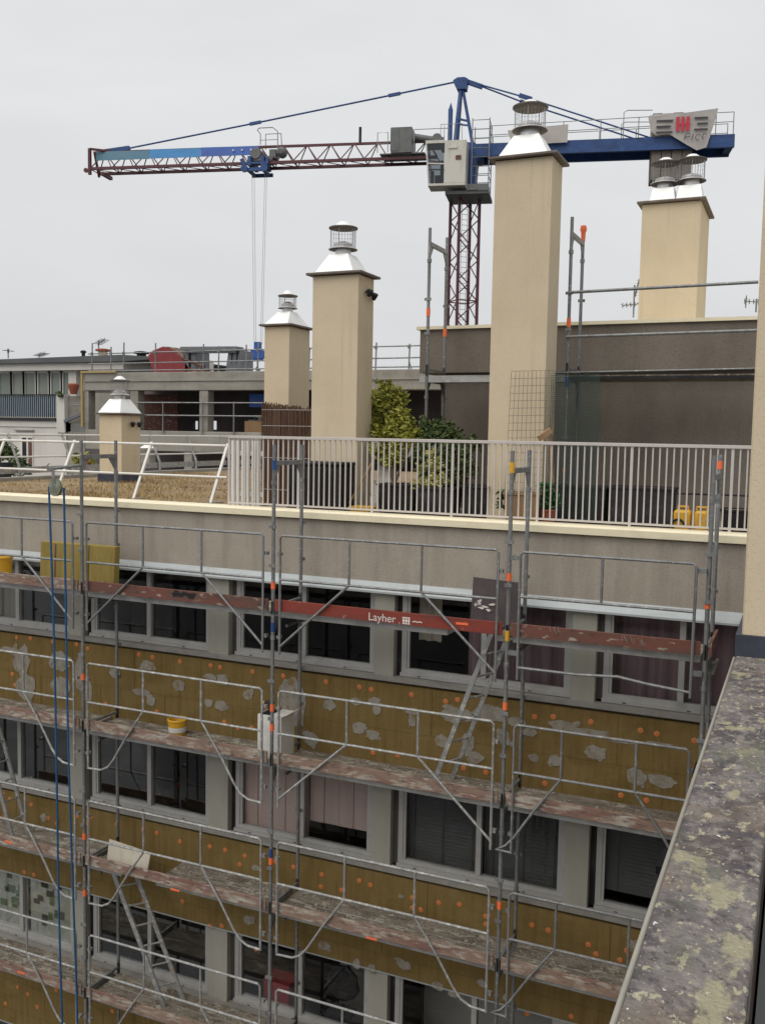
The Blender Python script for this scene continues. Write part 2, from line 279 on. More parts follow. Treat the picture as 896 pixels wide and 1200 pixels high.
# windows
def window(x0, x1, zt, zb, mul=.5, panes=2):
    fr = MB(); y0, y1 = YF+.14, YF+.21; w = .07
    fr.box(x0, x0+w, y0, y1, zb, zt); fr.box(x1-w, x1, y0, y1, zb, zt)
    fr.box(x0+w, x1-w, y0, y1, zb, zb+.085); fr.box(x0+w, x1-w, y0, y1, zt-.06, zt)
    fr.box(x0-.002, x1+.002, y0-.045, y0-.001, zb-.012, zb+.035)                     # bottom track
    for k in range(3): fr.box(x0+.25+k*.75, x0+.29+k*.75, y0-.05, y0-.046, zb+.002, zb+.014, 1)
    xm = x0 + (x1-x0)*mul
    fr.box(xm-.035, xm+.035, y0-.02, y1-.002, zb+.086, zt-.061)
    fr.box(x0+w+.001, x0+w+.035, y0+.012, y1-.01, zb+.086, zt-.061); fr.box(x1-w-.035, x1-w-.001, y0+.012, y1-.01, zb+.086, zt-.061)
    o = fr.build('window', [m_frame, m_black], apt)
    for (a, c, yy) in ((x0+w+.03, xm-.02, y0+.045), (xm+.02, x1-w-.03, y0+.03)):
        gl = MB(); gl.box(a, c, yy, yy+.006, zb+.08, zt-.055); gl.build('pane', m_glass, o)
    return o
WINS = {}
for k, (zt, zb) in enumerate(ROWS):
    zt2 = zt + (.10 if k == 0 else .03)
    for i in range(len(PILL)-1):
        x0, x1 = PILL[i][1]+.002, PILL[i+1][0]-.002
        WINS[k, i] = window(x0+.075, x1, zt2, zb, .5)
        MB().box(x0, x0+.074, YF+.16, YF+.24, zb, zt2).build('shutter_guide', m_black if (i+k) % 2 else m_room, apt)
    WINS[k, -1] = window(-15.3, PILL[0][0]-.002, zt2, zb, .5)
    for (a, c) in PILL[:-1]:
        MB().box(a, c, YF+.05, YF+.25, zb-.06, zt2).build('pillar', m_pillar, apt, bevel=.006)
    b = MB(); b.box(XL, XR, YF-.015, YF+.135, zb-.075, zb-.020); b.box(XL, XR, YF+.09, YF+.25, zb-.115, zb-.076); b.build('window_sill', m_sill, apt)

# insulation bands, their mortar dabs and anchor caps
def blob(cx, cz, w, h, y, rough=.15, n=22, seed=None):
    rr = random.Random(seed); ph = [rr.uniform(0, 6.28) for _ in range(5)]
    pts = []
    for k in range(n):
        t = 2*math.pi*k/n
        r = 1 + rough*(.5*math.sin(2*t+ph[0]) + .4*math.sin(3*t+ph[1]) + .35*math.sin(5*t+ph[2]) + .3*math.sin(8*t+ph[3])) + rr.uniform(-.06, .06)
        pts.append(V((cx + w/2*r*math.cos(t), y, cz + h/2*r*math.sin(t))))
    return pts
BANDS = []
for k in range(3):
    z1, z0 = ROWS[k][1]-.117, ROWS[k+1][0]+.0
    b = MB(); b.box(XL, XR, YF, YF+.25, z0, z1)
    x = XL+.4; e = .004
    zs = z1-.62
    for row, (za, zb) in enumerate(((zs, z1), (z0+.25, zs), (z0, z0+.25))):
        x = XL + .5 + row*.55
        while x < XR:
            b.box(x, x+.004+R.random()*.008, YF-.0025, YF-.001, za+.01, zb-.01, 1); x += 1.2
    for zz in (zs, z0+.25):
        b.box(XL, XR, YF-.0024, YF-.0009, zz-.002, zz+.002, 1)
    o = b.build('insulation_band', [m_insul, m_seam], apt); BANDS.append(o)
    d = MB(); d.box(XL, XR, YF-.012, YF-.003, z0-.012, z0+.006); d.build('drip_edge', m_flash, o)
caps = {0: [(20,747),(36,748),(62,752),(90,755),(103,760),(163,767),(179,770),(211,775),(247,780),(258,782),(296,787),(332,792),(345,796),(382,799),(421,805),(435,808),(482,814),(522,822),(536,820),(626,840),(648,840),(692,846),(750,856),(769,860),(813,868),
            (15,790),(18,803),(38,815),(124,825),(184,834),(263,846),(279,853),(295,853),(437,882),(466,885),(543,900),(569,905),(638,918),(727,932),(757,938)],
        1: [(25,941),(37,943),(57,959),(67,965),(91,956),(101,965),(107,957),(168,973),(184,976),(211,986),(246,992),(264,996),(287,1003),(281,1013),(4,930),(12,936),(323,1010),(344,1016),(377,1025),(376,1039),(400,1043),(421,1032),(434,1037),(483,1052),(483,1064),(493,1066),(514,1058),(538,1060),(569,1074),(569,1083),(623,1084),(642,1090),(689,1107),(698,1118),(726,1125),(734,1114),(137,966),(5,958)],
        2: [(29,1022),(40,1025),(168,1057),(214,1056),(246,1085),(260,1085),(21,1157),(33,1165),(7,1176),(44,1180),(132,1185),(617,1188),(669,1191),(66,1160),(300,1112)]}
for k, L_ in caps.items():
    first = None
    for (u, v) in L_:
        p = PY(u, v, YF)
        if first is None:
            c = MB(); c.lathe((p.x, YF-.001, p.z), [(.036, 0), (.036, .003), (.030, .006), (.008, .005), (.0, .004)], 14, (0,-1,0)); first = c.build('anchor_cap', m_cap, BANDS[k]); p0 = p
        else: dup(first, BANDS[k], (p.x-p0.x, 0, p.z-p0.z))
dabs = {0: [(26,775,20,34),(31,805,22,36),(12,762,22,10),(70,775,22,28),(72,805,20,30),(94,790,14,40),(104,812,10,28),(135,788,12,15),(166,811,18,12),(177,820,10,16),(174,780,18,13),(210,803,13,15),(247,793,14,9),(262,797,13,14),(291,814,11,14),(245,824,9,11),(260,827,15,15),
           (343,822,32,60),(386,826,13,15),(417,822,15,10),(439,821,14,10),(442,830,9,18),(421,853,16,16),(437,861,15,13),(482,833,18,10),(483,845,8,14),(365,866,18,18),(517,868,15,16),(535,838,36,24),(575,836,40,24),(605,846,22,14),(548,872,14,30),(556,888,18,18),(590,864,16,20),
           (660,850,36,16),(690,858,46,14),(730,868,40,12),(770,872,30,10),(697,882,26,19),(650,891,14,17),(625,888,12,11),(745,910,22,24),(775,915,34,20),(620,858,18,12)],
        1: [(300,1017,9,9),(52,958,8,10),(742,1109,14,18),(470,1050,7,6)],
        2: [(292,1078,13,14),(380,1108,14,14),(418,1129,9,14),(435,1135,9,14),(473,1130,17,16),(513,1155,13,14),(531,1164,12,11),(565,1152,12,12)]}
for k, L_ in dabs.items():
    for i, (u, v, w, h) in enumerate(L_):
        p, q = PY(u-w/2, v-h/2, YF), PY(u+w/2, v+h/2, YF); c = PY(u, v, YF)
        pts = blob(c.x, c.z, abs(q.x-p.x), abs(p.z-q.z), YF-.003, seed=100*k+i)
        q_ = MB(); q_.prism(pts, (0, -.005-R.random()*.003, 0)); W_, H_ = abs(q.x-p.x), abs(p.z-q.z)
        for t_ in range(3):
            q_.prism(blob(c.x+R.uniform(-.42, .42)*W_, c.z+R.uniform(-.42, .42)*H_, W_*R.uniform(.25, .55), H_*R.uniform(.25, .6), YF-.0028-.0004*t_, .3, 14, 900+i*7+t_), (0, -.003, 0))
        q_.build('mortar_dab', m_mortar, BANDS[k])

# curtains, blinds and a little furniture behind the glass
def curtain(x0, x1, z0, z1, y, mat, label, folds=.16, amp=.03):
    b = MB(); n = max(8, int((x1-x0)/folds*6)); pts = []
    for i in range(n+1):
        x = x0 + (x1-x0)*i/n; pts.append((x, y + amp*math.sin(2*math.pi*(x-x0)/folds + .8*math.sin(3.1*x)), ))
    for i in range(n):
        (xa, ya), (xb, yb) = pts[i], pts[i+1]
        k = len(b.v); b.v += [V((xa,ya,z0)), V((xb,yb,z0)), V((xb,yb,z1)), V((xa,ya,z1)), V((xa,ya+.004,z0)), V((xb,yb+.004,z0)), V((xb,yb+.004,z1)), V((xa,ya+.004,z1))]
        b.f += [(k,k+1,k+2,k+3), (k+7,k+6,k+5,k+4)]; b.m += [0,0]
    me = b; o = bpy.data.meshes.new('curtain')
    ob = me.build('curtain', mat, None, (x0, y, z0)); return tag(ob, label, 'curtain')
z = ROWS[0]; zt, zb = z[0]+.05, z[1]
curtain(-4.62, -4.30, zb+.45, zt, YF+.34, m_beige, 'short pale beige curtain at the left edge of its window, top row')
curtain(-3.95, -2.55, zb-.1, zt, YF+.42, m_purple, 'dull purple curtain in the top-row window behind the raised dark hatch', .22)
curtain(-2.10, -0.34, zb-.1, zt, YF+.40, m_purple, 'dull purple curtain in the last top-row window beside the grey parapet', .24)
curtain(-9.8, -9.0, zb-.1, zt, YF+.8, m_roomdark, 'dark curtain in the top-row window behind the upright insulation slab', .2)
curtain(-12.6, -12.0, zb-.1, zt, YF+.6, m_beige, 'faint beige curtain in the top-row window behind the yellow bucket', .2)
z = ROWS[1]; zt, zb = z[0]+.02, z[1]
def shutter(x0, x1, z0, z1, y, label):
    b = MB(); x = x0; i = 0
    while x < x1-.02:
        w = min(.23, x1-x); b.box(x+.004, x+w-.004, y+.006*(i % 2), y+.006*(i % 2)+.02, z0, z1); x += w; i += 1
    b.box(x0, x1, y+.03, y+.04, z0, z1)
    return tag(b.build('panel_blind', m_pink, None, (x0, y, z0)), label, 'blind')
shutter(-7.30, -6.24, zb+.02, zt, YF+.25, 'pale pink panel blind filling its window pane down to the sill')
shutter(-6.22, -5.22, zb+.30, zt, YF+.27, 'pale pink panel blind stopping short above a dark gap')
def slats(x0, x1, z0, z1, y, label):
    b = MB(); zz = z1
    while zz > z0: b.beam((x0, y, zz), (x1, y, zz), .004, .045, (0,.55,.8)); zz -= .05
    for t in (.12, .5, .88): b.box(x0+(x1-x0)*t-.006, x0+(x1-x0)*t+.006, y-.03, y-.027, z0, z1)
    return tag(b.build('slat_blind', m_blind, None, (x0, y, z0)), label, 'blind')
slats(-4.75, -3.65, zb-.05, zt, YF+.30, 'dark slatted blind in the wide second-row pane under the leaning ladder')
slats(-3.62, -2.55, zb-.05, zt, YF+.30, 'dark slatted blind in the second-row pane behind the outer scaffold post')
slats(-2.08, -0.36, zb+.18, zt, YF+.30, 'dark slatted blind in the second-row window next to the grey downpipe')
# papers taped inside the third-row window at the left
w = WINS[2, 0]; zt, zb = ROWS[2]
for (a, c) in ((-12.62, -11.48), (-11.42, -10.52)):
    p = MB(); p.box(a, c, YF+.205, YF+.209, zb+.06, zt)
    for q in range(16):
        x = R.uniform(a+.05, c-.2); zz = R.uniform(zb+.15, zt-.15); mi = R.choice((1, 1, 2, 3))
        p.box(x, x+R.uniform(.08, .17), YF+.199-.0004*q, YF+.1995-.0004*q, zz, zz+R.uniform(.07, .15), mi)
    p.build('taped_paper', [m_paper, m_paperdark, m_papergreen, m_whitepl], w)
w = WINS[2, 1]
# bottom row rooms
b = MB(); b.box(-7.05, -6.62, YF+.42, YF+.72, ROWS[2][1]-.1, ROWS[2][1]+.23); b.box(-7.06, -6.61, YF+.41, YF+.73, ROWS[2][1]+.23, ROWS[2][1]+.26); b.box(-7.05, -6.62, YF+.44, YF+.7, ROWS[2][1]-.75, ROWS[2][1]-.101)
tag(b.build('red_case', m_redbox, None, (-6.85, YF+.5, ROWS[2][1]-.75)), 'small bright red case behind the lowest glass', 'case')
ch = thing('office_chair', (-5.95, YF+.9, -9.3), 'black rounded office chair seen through the lowest window', 'chair')
b = MB(); pts = blob(-5.95, ROWS[2][1]+.22, .52, .55, YF+.85, .04, 24, 3); b.prism(pts, (0, .08, 0)); b.build('backrest', m_seat, ch, bevel=.02)
MB().box(-6.2, -5.7, YF+.6, YF+.86, ROWS[2][1]-.16, ROWS[2][1]-.08).build('seat', m_seat, ch, bevel=.02)
MB().tube((-5.95, YF+.72, -9.3), (-5.95, YF+.72, ROWS[2][1]-.16), .03).build('column', m_black, ch)
MB().box(-6.35, -4.95, 13.0, 13.05, -9.3, -7.5).build('room_panel', m_roompale, apt)
MB().box(-4.8, -2.6, 12.7, 12.75, -9.3, -7.5).build('room_panel', m_roompale, apt)

# penthouse storey behind the terrace
ph = thing('penthouse', (-3, 14.5, ROOF), 'dark brown rendered rooftop storey with a thin cream edge', 'building')
pc = PY(517, 470, 14.55).x; pu = PY(492, 400, 14.40).x
ztop, zmid = PY(492, 384, 14.4).z, PY(492, 437, 14.4).z
MB().box(pc, 8, 14.55, 20, ROOF-.02, zmid).build('lower_wall', m_dark_render, ph)
MB().box(pu, 8.1, 14.40, 20.1, zmid, ztop-.04).build('upper_wall', m_dark_render, ph)
MB().box(pu-.05, 8.15, 14.35, 20.15, ztop-.038, ztop+.012).build('edge_trim', m_coping, ph)

# ------------------------------------------------------------------ the wing the photographer stands on
PT = -1.15
wing = thing('wing_building', (2, -3, -21), 'near roof wing with a lichen spotted concrete parapet', 'building')
b = MB(); b.box(-.285, -.052, -3, 5.36, PT-.14, PT); b.box(-.30, -.2855, -3, 5.36, PT-.12, PT-.006, 1)
b.build('parapet_cap', [m_lichen, m_conc], wing, bevel=.006)
MB().box(-.27, -.058, -3, 11.40, -1.9, PT-.142).build('parapet_wall', m_brownwall, wing)
MB().box(-.285, -.04, 6.2, 11.40, PT-.14, PT).build('parapet_end', m_conc, wing)
MB().box(-.27, 9, -3, 11.40, -21, -1.91).build('side_wall', m_fascia, wing)
MB().box(-.05, 9, -3, 11.40, -1.90, -1.62).build('roof_felt', m_roofdark, wing)

# ------------------------------------------------------------------ chimneys
def cowl(ch, cx, cy, z, r, h, cr):
    o = MB(); o.lathe((cx, cy, z), [(cr, -.10*r/.21), (cr, .02), (cr*1.25, .05), (cr*1.25, .07), (cr*.5, .11), (.01, .115)], 20); k = o.build('cowl', m_chrome, ch)
    ld_ = MB(); ld_.lathe((cx, cy, z), [(r, -.010), (r*.6, .004), (cr+.003, .012)], 28, cap=False); ld_.lathe((cx, cy, z), [(r, -.0095), (r, 0), (r*.62, .045), (cr+.003, .05)], 28, mi=1, cap=False); ld_.build('lower_disc', [m_disc, m_chrome], k)  # pale galvanised top; under-lit shade of the underside is in its dark colour
    MB().lathe((cx, cy, z+h), [(.01, -.004), (r, -.012), (r, .004), (r*.5, .02), (.01, .03)], 28).build('upper_disc', m_disc, k)
    MB().lathe((cx, cy, z+h), [(r*.62, .021), (r*.5, .05), (r*.3, .085), (.01, .10)], 24).build('dome_cap', m_capmetal, k)
    w = MB(); n = 26
    for i in range(n):
        t = 2*math.pi*i/n; x, y = cx+r*.86*math.cos(t), cy+r*.86*math.sin(t); w.tube((x, y, z+.0), (x, y, z+h), .0017 if i % 5 else .005, 4)
    for q in range(1, 5): w.lathe((cx, cy, z+h*q/5), [(r*.86, -.001), (r*.862, .001), (r*.86, .0011)], 26, cap=False)
    w.build('wire_cage', m_wire, k)
def chimney(label, x0, x1, y0, y1, zb, zt, pots, r=.21, base=None, lights=None, group='cream chimneys on the roof', hood=None, gap=None):
    ch = thing('chimney', ((x0+x1)/2, (y0+y1)/2, zb), label, 'chimney', group)
    MB().box(x0, x1, y0, y1, zb, zt).build('shaft', m_stucco, ch, bevel=.008)
    pl = MB(); pl.box(x0-.078, x1+.078, y0-.078, y1+.078, zt+.008, zt+.044); pl.build('cap_plate', m_plate, ch, bevel=.008)
    hh = hood or .27*r/.21
    for (cx, cy, hx, hy) in pots:
        h = MB(); h.frustum((cx-hx, cx+hx, cy-hy, cy+hy), zt+.046, (cx-r*.72, cx+r*.72, cy-r*.72, cy+r*.72), zt+.046+hh); h.build('hood', m_capmetal, ch, bevel=.006)
        cowl(ch, cx, cy, zt+.046+hh+.09*r/.21, r, gap or r*1.43, r*.55)
    if base: MB().box(x0-.03, x1+.03, y0-.03, y1+.03, zb, zb+base).build('base_flashing', m_lead, ch)
    if lights:
        for (y, z) in lights:
            q = MB(); q.tube((x1, y, z), (x1+.05, y, z), .014); q.lathe((x1+.06, y, z-.03), [(.028, -.04), (.05, .04), (.05, .055), (.044, .05)], 14, (.35, -.25, .75)); q.build('floodlight', m_black, ch)
    return ch
Yc = 12.60
xa, xb = PY(366.4, 324, Yc).x, PY(420, 324, Yc).x; zt = PY(366.4, 324, Yc).z; ye = PX(438, 334, xb).y
chimney('cream chimney with two floodlights, beside the black bin and yellow-green maple', xa, xb, Yc, ye, ROOF, zt, [((xa+xb)/2, (Yc+ye)/2-.03, .31, .30)], .215, lights=[(Yc+.25, zt-.22), (Yc+.42, zt-.25)])
xa, xb = PY(577, 300, Yc).x, PY(647, 187, Yc).x; zt = PY(580, 189, Yc).z; ye = PX(659, 189, xb).y
chimney('tallest cream chimney in front of the dark penthouse wall', xa, xb, Yc, ye, ROOF, zt, [((xa+xb)/2, (Yc+ye)/2-.02, .335, .31)], .24, hood=.29, gap=.30)
Y2 = 15.0
xa, xb = PY(310, 383, Y2).x, PY(339, 383, Y2).x; zt = PY(310, 383, Y2).z; ye = PX(363, 388, xb).y
chimney('cream chimney rising behind the brown heather screen', xa, xb, Y2, ye, ROOF, zt, [((xa+xb)/2, (Y2+ye)/2, .24, .42)], .18, hood=.25, gap=.22)
Y3 = 16.3
xa, xb = PY(116.5, 484, Y3).x, PY(142.5, 484, Y3).x; zt = PY(116.5, 486, Y3).z; ye = PX(164.7, 492, xb).y
chimney('short cream chimney standing in the dry grass roof', xa, xb, Y3, ye, ROOF+.03, zt, [((xa+xb)/2, (Y3+ye)/2, .30, .36)], .215, base=.17, lights=[(Y3+.3, zt-.18), (Y3+.52, zt-.18)], hood=.30)
Y4 = 16.5
xa, xb = PY(752, 240, Y4).x, PY(821, 236, Y4).x; zt = PY(752, 240, Y4).z; ye = PX(831, 246, xb).y
chimney('wide cream chimney with two cowls behind the penthouse roof', xa, xb, Y4, ye, ztop-.02, zt, [(xa+.25, (Y4+ye)/2, .23, .30), (xb-.24, (Y4+ye)/2-.05, .23, .30)], .24, hood=.34)
near_ch = chimney('near cream chimney with a dark base on the lichen parapet', -.262, .50, 5.38, 6.18, PT, 3.4, [(.1, 5.78, .30, .30)], .215, base=.115)
MB().box(-.049, .53, 5.35, 6.21, -1.62, PT-.001).build('plinth', m_lead, near_ch)
# small vent behind the short chimney
p = PZ(170, 548, ROOF+.03)
vt = thing('roof_vent', (p.x, p.y, ROOF+.03), 'stubby roof vent with a white conical cap just behind the short chimney', 'vent')
s_ = p.y/11.5*.0105
MB().box(p.x-.16, p.x+.16, p.y, p.y+.3, ROOF+.03, ROOF+.55).build('shaft', m_conc, vt)
MB().lathe((p.x, p.y+.15, ROOF+.55), [(.05, 0), (.06, .06), (.26, .07), (.01, .22)], 18).build('conical_cap', m_capmetal, vt)

# ------------------------------------------------------------------ main scaffold
SY, SI = 10.46, 11.19
POSTS = [-12.34, -9.25, -6.14, -3.03, -0.86]
DECK = [-2.30, -4.30, -6.30, -8.30, -10.30]
sc = thing('facade_scaffold', (-6, SY, -21), 'galvanised steel scaffold with plank decks in front of the ochre facade', 'scaffold')
def frame_mb(x, y0, y1, zb):
    b = MB(); zt = zb+2.0-.03
    b.path([(x, y0, zb+.0), (x, y0, zt+.20)], .0245, 10); b.path([(x, y1, zb), (x, y1, zt+.20)], .0245, 10)
    b.box(x-.022, x+.022, y0+.02, y1-.02, zt-.06, zt); 
    for (y, s) in ((y0, 1), (y1, -1)):
        b.prism([(x-.006, y+s*.02, zt-.055), (x-.006, y+s*.16, zt-.055), (x-.006, y+s*.02, zt-.24)], (.012, 0, 0))
        b.lathe((x, y, zt-.30), [(.034, 0), (.034, .05)], 10)
        b.box(x-.05, x+.05, y-.012-.03*s, y+.012-.03*s, zt-.86, zt-.82); b.box(x-.04, x+.04, y-.012-.03*s, y+.012-.03*s, zt-1.36, zt-1.32)
    b.beam((x, y0, zb+.10), (x, y1, zb+.10), .03, .03)
    return b
f0 = None
for x in POSTS:
    for k in range(5):
        zb = DECK[k]-.03
        if f0 is None: f0 = frame_mb(x, SY, SI, zb).build('upright_frame', m_galv, sc); fx, fz = x, zb
        else: dup(f0, sc, (x-fx, 0, zb-fz))
b = MB()
for x in POSTS:
    for y in (SY, SI): b.tube((x, y, -21), (x, y, DECK[4]-.02), .0245, 8)
b.build('lower_upright', m_galv, sc)
def deck(x0, x1, z, skip=None):
    for (ya, yb) in ((SY+.055, SY+.37), (SY+.38, SI-.04)):
        xs = [(x0+.05, x1-.05)]
        if skip: xs = [(x0+.05, skip[0]), (skip[1], x1-.05)]
        for (a, c) in xs:
            if c-a < .1: continue
            b = MB(); b.box(a, c, ya, yb, z-.075, z, 0, 1)
            n = 5
            b.build('deck_plank', [m_alu, m_deck], sc, bevel=.004)
def toe(x0, x1, z, mat):
    b = MB(); a = R.uniform(-.006, .006); b.prism([(x0+.05, SY-.045, z+.02+a), (x1-.05, SY-.045, z+.02-a), (x1-.05, SY-.045, z+.17-a), (x0+.05, SY-.045, z+.17+a)], (0, .03, 0))
    return b.build('toe_board', mat, sc, bevel=.004)
def ags(x0, x1, z, curved, mat):
    y = SY-.07; zt, zm, zl = z+1.0, z+.44, z-.53; a, c = x0+.14, x1-.11
    L_ = x1-x0; i0 = a + (.97 if L_ > 2.5 else .55); i1 = c - (.94 if L_ > 2.5 else .55)
    b = MB(); r = .0165
    w = R.uniform(-.012, .012)
    b.path([(a, y, zl), (a, y, zt-.03), (a+.03, y, zt), (c-.03, y, zt+w), (c, y, zt-.03+w), (c, y, zl)], r, 8)
    b.tube((a, y, zm), (c, y, zm), r); b.tube((i0, y, zm), (i0, y, zt), r); b.tube((i1, y, zm), (i1, y, zt), r)
    for (e, i) in ((a, i0), (c, i1)):
        s = 1 if i > e else -1
        if curved: b.path([(i, y, zm), (i-s*.30, y, zm-.42), (i-s*.52, y, zl+.20), (i-s*.62, y, zl+.08), (i-s*.74, y, zl+.02), (e, y, zl+.01)], r*.95, 8)
        else: b.tube((i, y, zm), (e, y, zl+.10), r)
        b.box(e-.05*s-.0, e+.0, y+.01, y+.07, zt-.26, zt-.22); b.box(e-.05*s, e, y+.01, y+.07, zl+.20, zl+.24)
    return b.build('guard_frame', mat, sc)
for k, z in enumerate(DECK):
    for i in range(4):
        x0, x1 = POSTS[i], POSTS[i+1]
        skip = None
        if k == 2 and i == 1: skip = (x0+.62, x0+1.22)
        if k == 0 and i == 2: skip = (x1-.75, x1-.15)
        deck(x0, x1, z, skip)
        if k == 0: mt = (m_pinkboard, m_redbrown, m_red, m_redbrown)[i]
        elif k == 1: mt = m_pinkboard
        else: mt = m_pinkboard
        tb = toe(x0, x1, z, mt)
        if k == 0 and i == 2: red_board = tb
        if not (k == 0 and i == 3): ags(x0, x1, z, k > 0 and not (k == 1 and i == 2), m_galv if k < 1 else (m_galv_pale if i < 3 else m_galv))
# last bay at the top: a plain looped guard
z = DECK[0]; y = SY-.07; b = MB(); r = .0165
b.path([(-2.88, y, z-.47), (-2.88, y, z+.97), (-2.85, y, z+1.0), (-1.02, y, z+1.0), (-.98, y, z+.97), (-.99, y, z-.44)], r)
b.tube((-2.88, y, z+.49), (-.98, y, z+.49), r); b.tube((-1.96, y, z+.49), (-1.96, y, z+1.0), r)
b.path([(-2.88, y, z-.33), (-2.2, y, z-.33), (-1.75, y, z-.30), (-1.45, y, z-.34), (-.99, y, z-.38)], r)
for zz in (z+.9, z-.20):
    b.box(-3.0, -2.89, y+.01, y+.07, zz, zz+.05); b.box(-.98, -.88, y+.01, y+.07, zz, zz+.05)
b.build('guard_frame', m_galv, sc)
MB().beam((POSTS[4]+.05, SY-.05, z+.095), (POSTS[4]+.05, SI+.03, z+.095), .03, .15).build('end_toe_board', m_redbrown, sc)
# wall ties, tapes, couplers
for k, z in enumerate(DECK):
    for x in POSTS:
        b = MB(); b.path([(x+.06, SY+.25, z-.22), (x+.06, YF-.03, z-.22), (x+.06, YF-.01, z-.22)], .02); b.lathe((x+.03, SI, z-.22), [(.035, -.03), (.035, .03)], 8, (1,0,0)); b.build('wall_tie', m_galv, sc)
tapes = [(98,793,0),(99,1046,0),(321,686,0),(318,829,0),(318,852,0),(597,676,0),(590,827,0),(583,1060,0),(826,708,0),(842,545,1),(99,980,0),(315,1008,0)]
for (u, v, inner) in tapes:
    y = SI if inner else SY; p = PY(u, v, y); x = min(POSTS, key=lambda q: abs(q-p.x))
    MB().lathe((x, y, p.z-.045), [(.030, 0), (.030, .09)], 10).build('orange_tape', m_orange, sc)
for (u, v, inner, mm) in ((322, 735, 0, m_blue), (322, 545, 0, m_blue), (596, 745, 0, m_yellow), (601, 548, 0, m_yellow), (319, 1000, 0, m_blue)):
    p = PY(u, v, SY); x = min(POSTS, key=lambda q: abs(q-p.x)); MB().lathe((x, SY, p.z-.06), [(.0285, 0), (.0285, .12)], 10).build('colour_tape', mm, sc)
# flat orange tapes on the planks
for (u, v) in ((10,987),(25,1140),(205,1043),(435,1100),(541,731)):
    p = PY(u, v, SY-.05); MB().box(p.x-.075, p.x+.075, SY-.0495, SY-.0465, p.z-.014, p.z+.014).build('orange_tape', m_orange, sc)
# lettering on the red board
def text_part(body, size, loc, mat, parent, name='lettering', rot=(math.radians(90), 0, 0)):
    cu = bpy.data.curves.new(name, 'FONT'); cu.body = body; cu.size = size; cu.extrude = .0008; cu.align_x = 'LEFT'
    to = bpy.data.objects.new(name, cu); COL.objects.link(to)
    dg = bpy.context.evaluated_depsgraph_get(); me = bpy.data.meshes.new_from_object(to.evaluated_get(dg)); bpy.data.objects.remove(to)
    o = bpy.data.objects.new(name, me); COL.objects.link(o); me.materials.append(mat); o.parent = parent
    o.location = V(loc)-V(parent['_o']); o.rotation_euler = rot; o['_o'] = parent['_o']; return o
p = PY(431, 726, SY-.048)
text_part('Layher', .135, (p.x, SY-.0475, p.z-.005), m_letter, red_board)
lg = MB(); x0 = p.x+.46; zc = p.z+.035
for dx in (0, .035, .07): lg.box(x0+dx, x0+dx+.018, SY-.0485, SY-.0475, zc-.04, zc+.04)
lg.box(x0-.006, x0+.095, SY-.0487, SY-.0480, zc-.010, zc+.006); lg.box(x0-.006, x0+.095, SY-.0487, SY-.0480, zc+.03, zc+.042); lg.box(x0-.006, x0+.095, SY-.0487, SY-.0480, zc-.044, zc-.034)
for q in range(4): lg.beam((x0+.125+.03*q, SY-.048, zc-.005+(.008 if q % 2 else -.002)), (x0+.158+.03*q, SY-.048, zc-.005+(-.002 if q % 2 else .008)), .001, .014)
lg.build('logo_mark', m_letter, red_board)
# dark smear and white scrawl on the other boards
for (u, v, ww, hh, mm, nm) in ((216, 697, 24, 8, m_black, 'tar_smear'), (735, 749, 13, 7, m_letter, 'paint_scrawl'), (748, 752, 16, 8, m_letter, 'paint_scrawl'), (650, 738, 12, 9, m_letter, 'paint_scrawl')):
    p = PY(u, v, SY-.046); q = PY(u+ww/2, v+hh/2, SY-.046)
    b = MB()
    for t in range(7 if mm is m_letter else 12):
        x, zz = p.x+R.uniform(-1, 1)*(q.x-p.x)*.9, p.z+R.uniform(-1, 1)*(p.z-q.z)*.6
        if mm is m_letter: b.beam((x, SY-.0470-.0002*t, zz-.03), (x+R.uniform(-.03, .03), SY-.0470-.0002*t, zz+.03), .0006, .014, (0,1,0))
        else: b.prism(blob(x, zz, .09, .06, SY-.0468-.0002*t, .3, 14, t), (0, .0002, 0))
    b.build(nm, mm, sc)

# hatches and ladders
b = MB(); p, q = PY(555, 676, 10.95), PY(604, 725, 10.95)
b.prism([(p.x, 10.93, p.z), (q.x+.05, 10.96, p.z-.03), (q.x+.05, 10.88, DECK[0]+.01), (p.x, 10.85, DECK[0]+.01)], (0, .018, 0)); b.build('raised_hatch', m_hatch, sc)
b = MB()
for k in range(4): b.prism(blob(p.x+.13+.045*k, PY(565, 712, 10.9).z+.018*k*(1 if k != 2 else -.5), .07, .03, 10.868, .4, 12, k+40), (0, .002, 0))
b.build('paint_splash', m_letter, sc)
b = MB(); p = PY(126, 985, 10.62); q = PY(173, 1012, 10.62)
b.prism([(p.x, 10.66, p.z), (q.x+.02, 10.66, p.z-.06), (q.x+.03, 10.56, DECK[2]+.02), (p.x+.03, 10.56, DECK[2]+.02)], (0, .02, 0)); b.build('raised_hatch', m_beige, sc)
def ladder(top, bot, w, label, rails=(.028, .065), step=.28, side=(0,1,0)):
    t = thing('ladder', bot, label, 'ladder'); s = V(side)*w/2; top, bot = V(top), V(bot)
    for k in (-1, 1): MB().beam(bot+s*k, top+s*k, rails[0], rails[1], (0,0,1)).build('side_rail', m_galv_pale, t)
    L_ = (top-bot).length; n = int(L_/step)
    for i in range(1, n): 
        c = bot + (top-bot)*(i/n); MB().tube(c-s, c+s, .014, 8).build('rung', m_galv_pale, t)
p, q = PY(588, 757, 10.9), PY(520, 909, 10.9)
ladder((p.x, 10.85, DECK[0]-.02), (q.x, 10.85, DECK[1]+.0), .34, 'aluminium ladder leaning up to the raised dark hatch', rails=(.024, .055), side=(.42, .91, 0))
p, q = PY(152, 1030, 10.8), PY(200, 1140, 10.8)
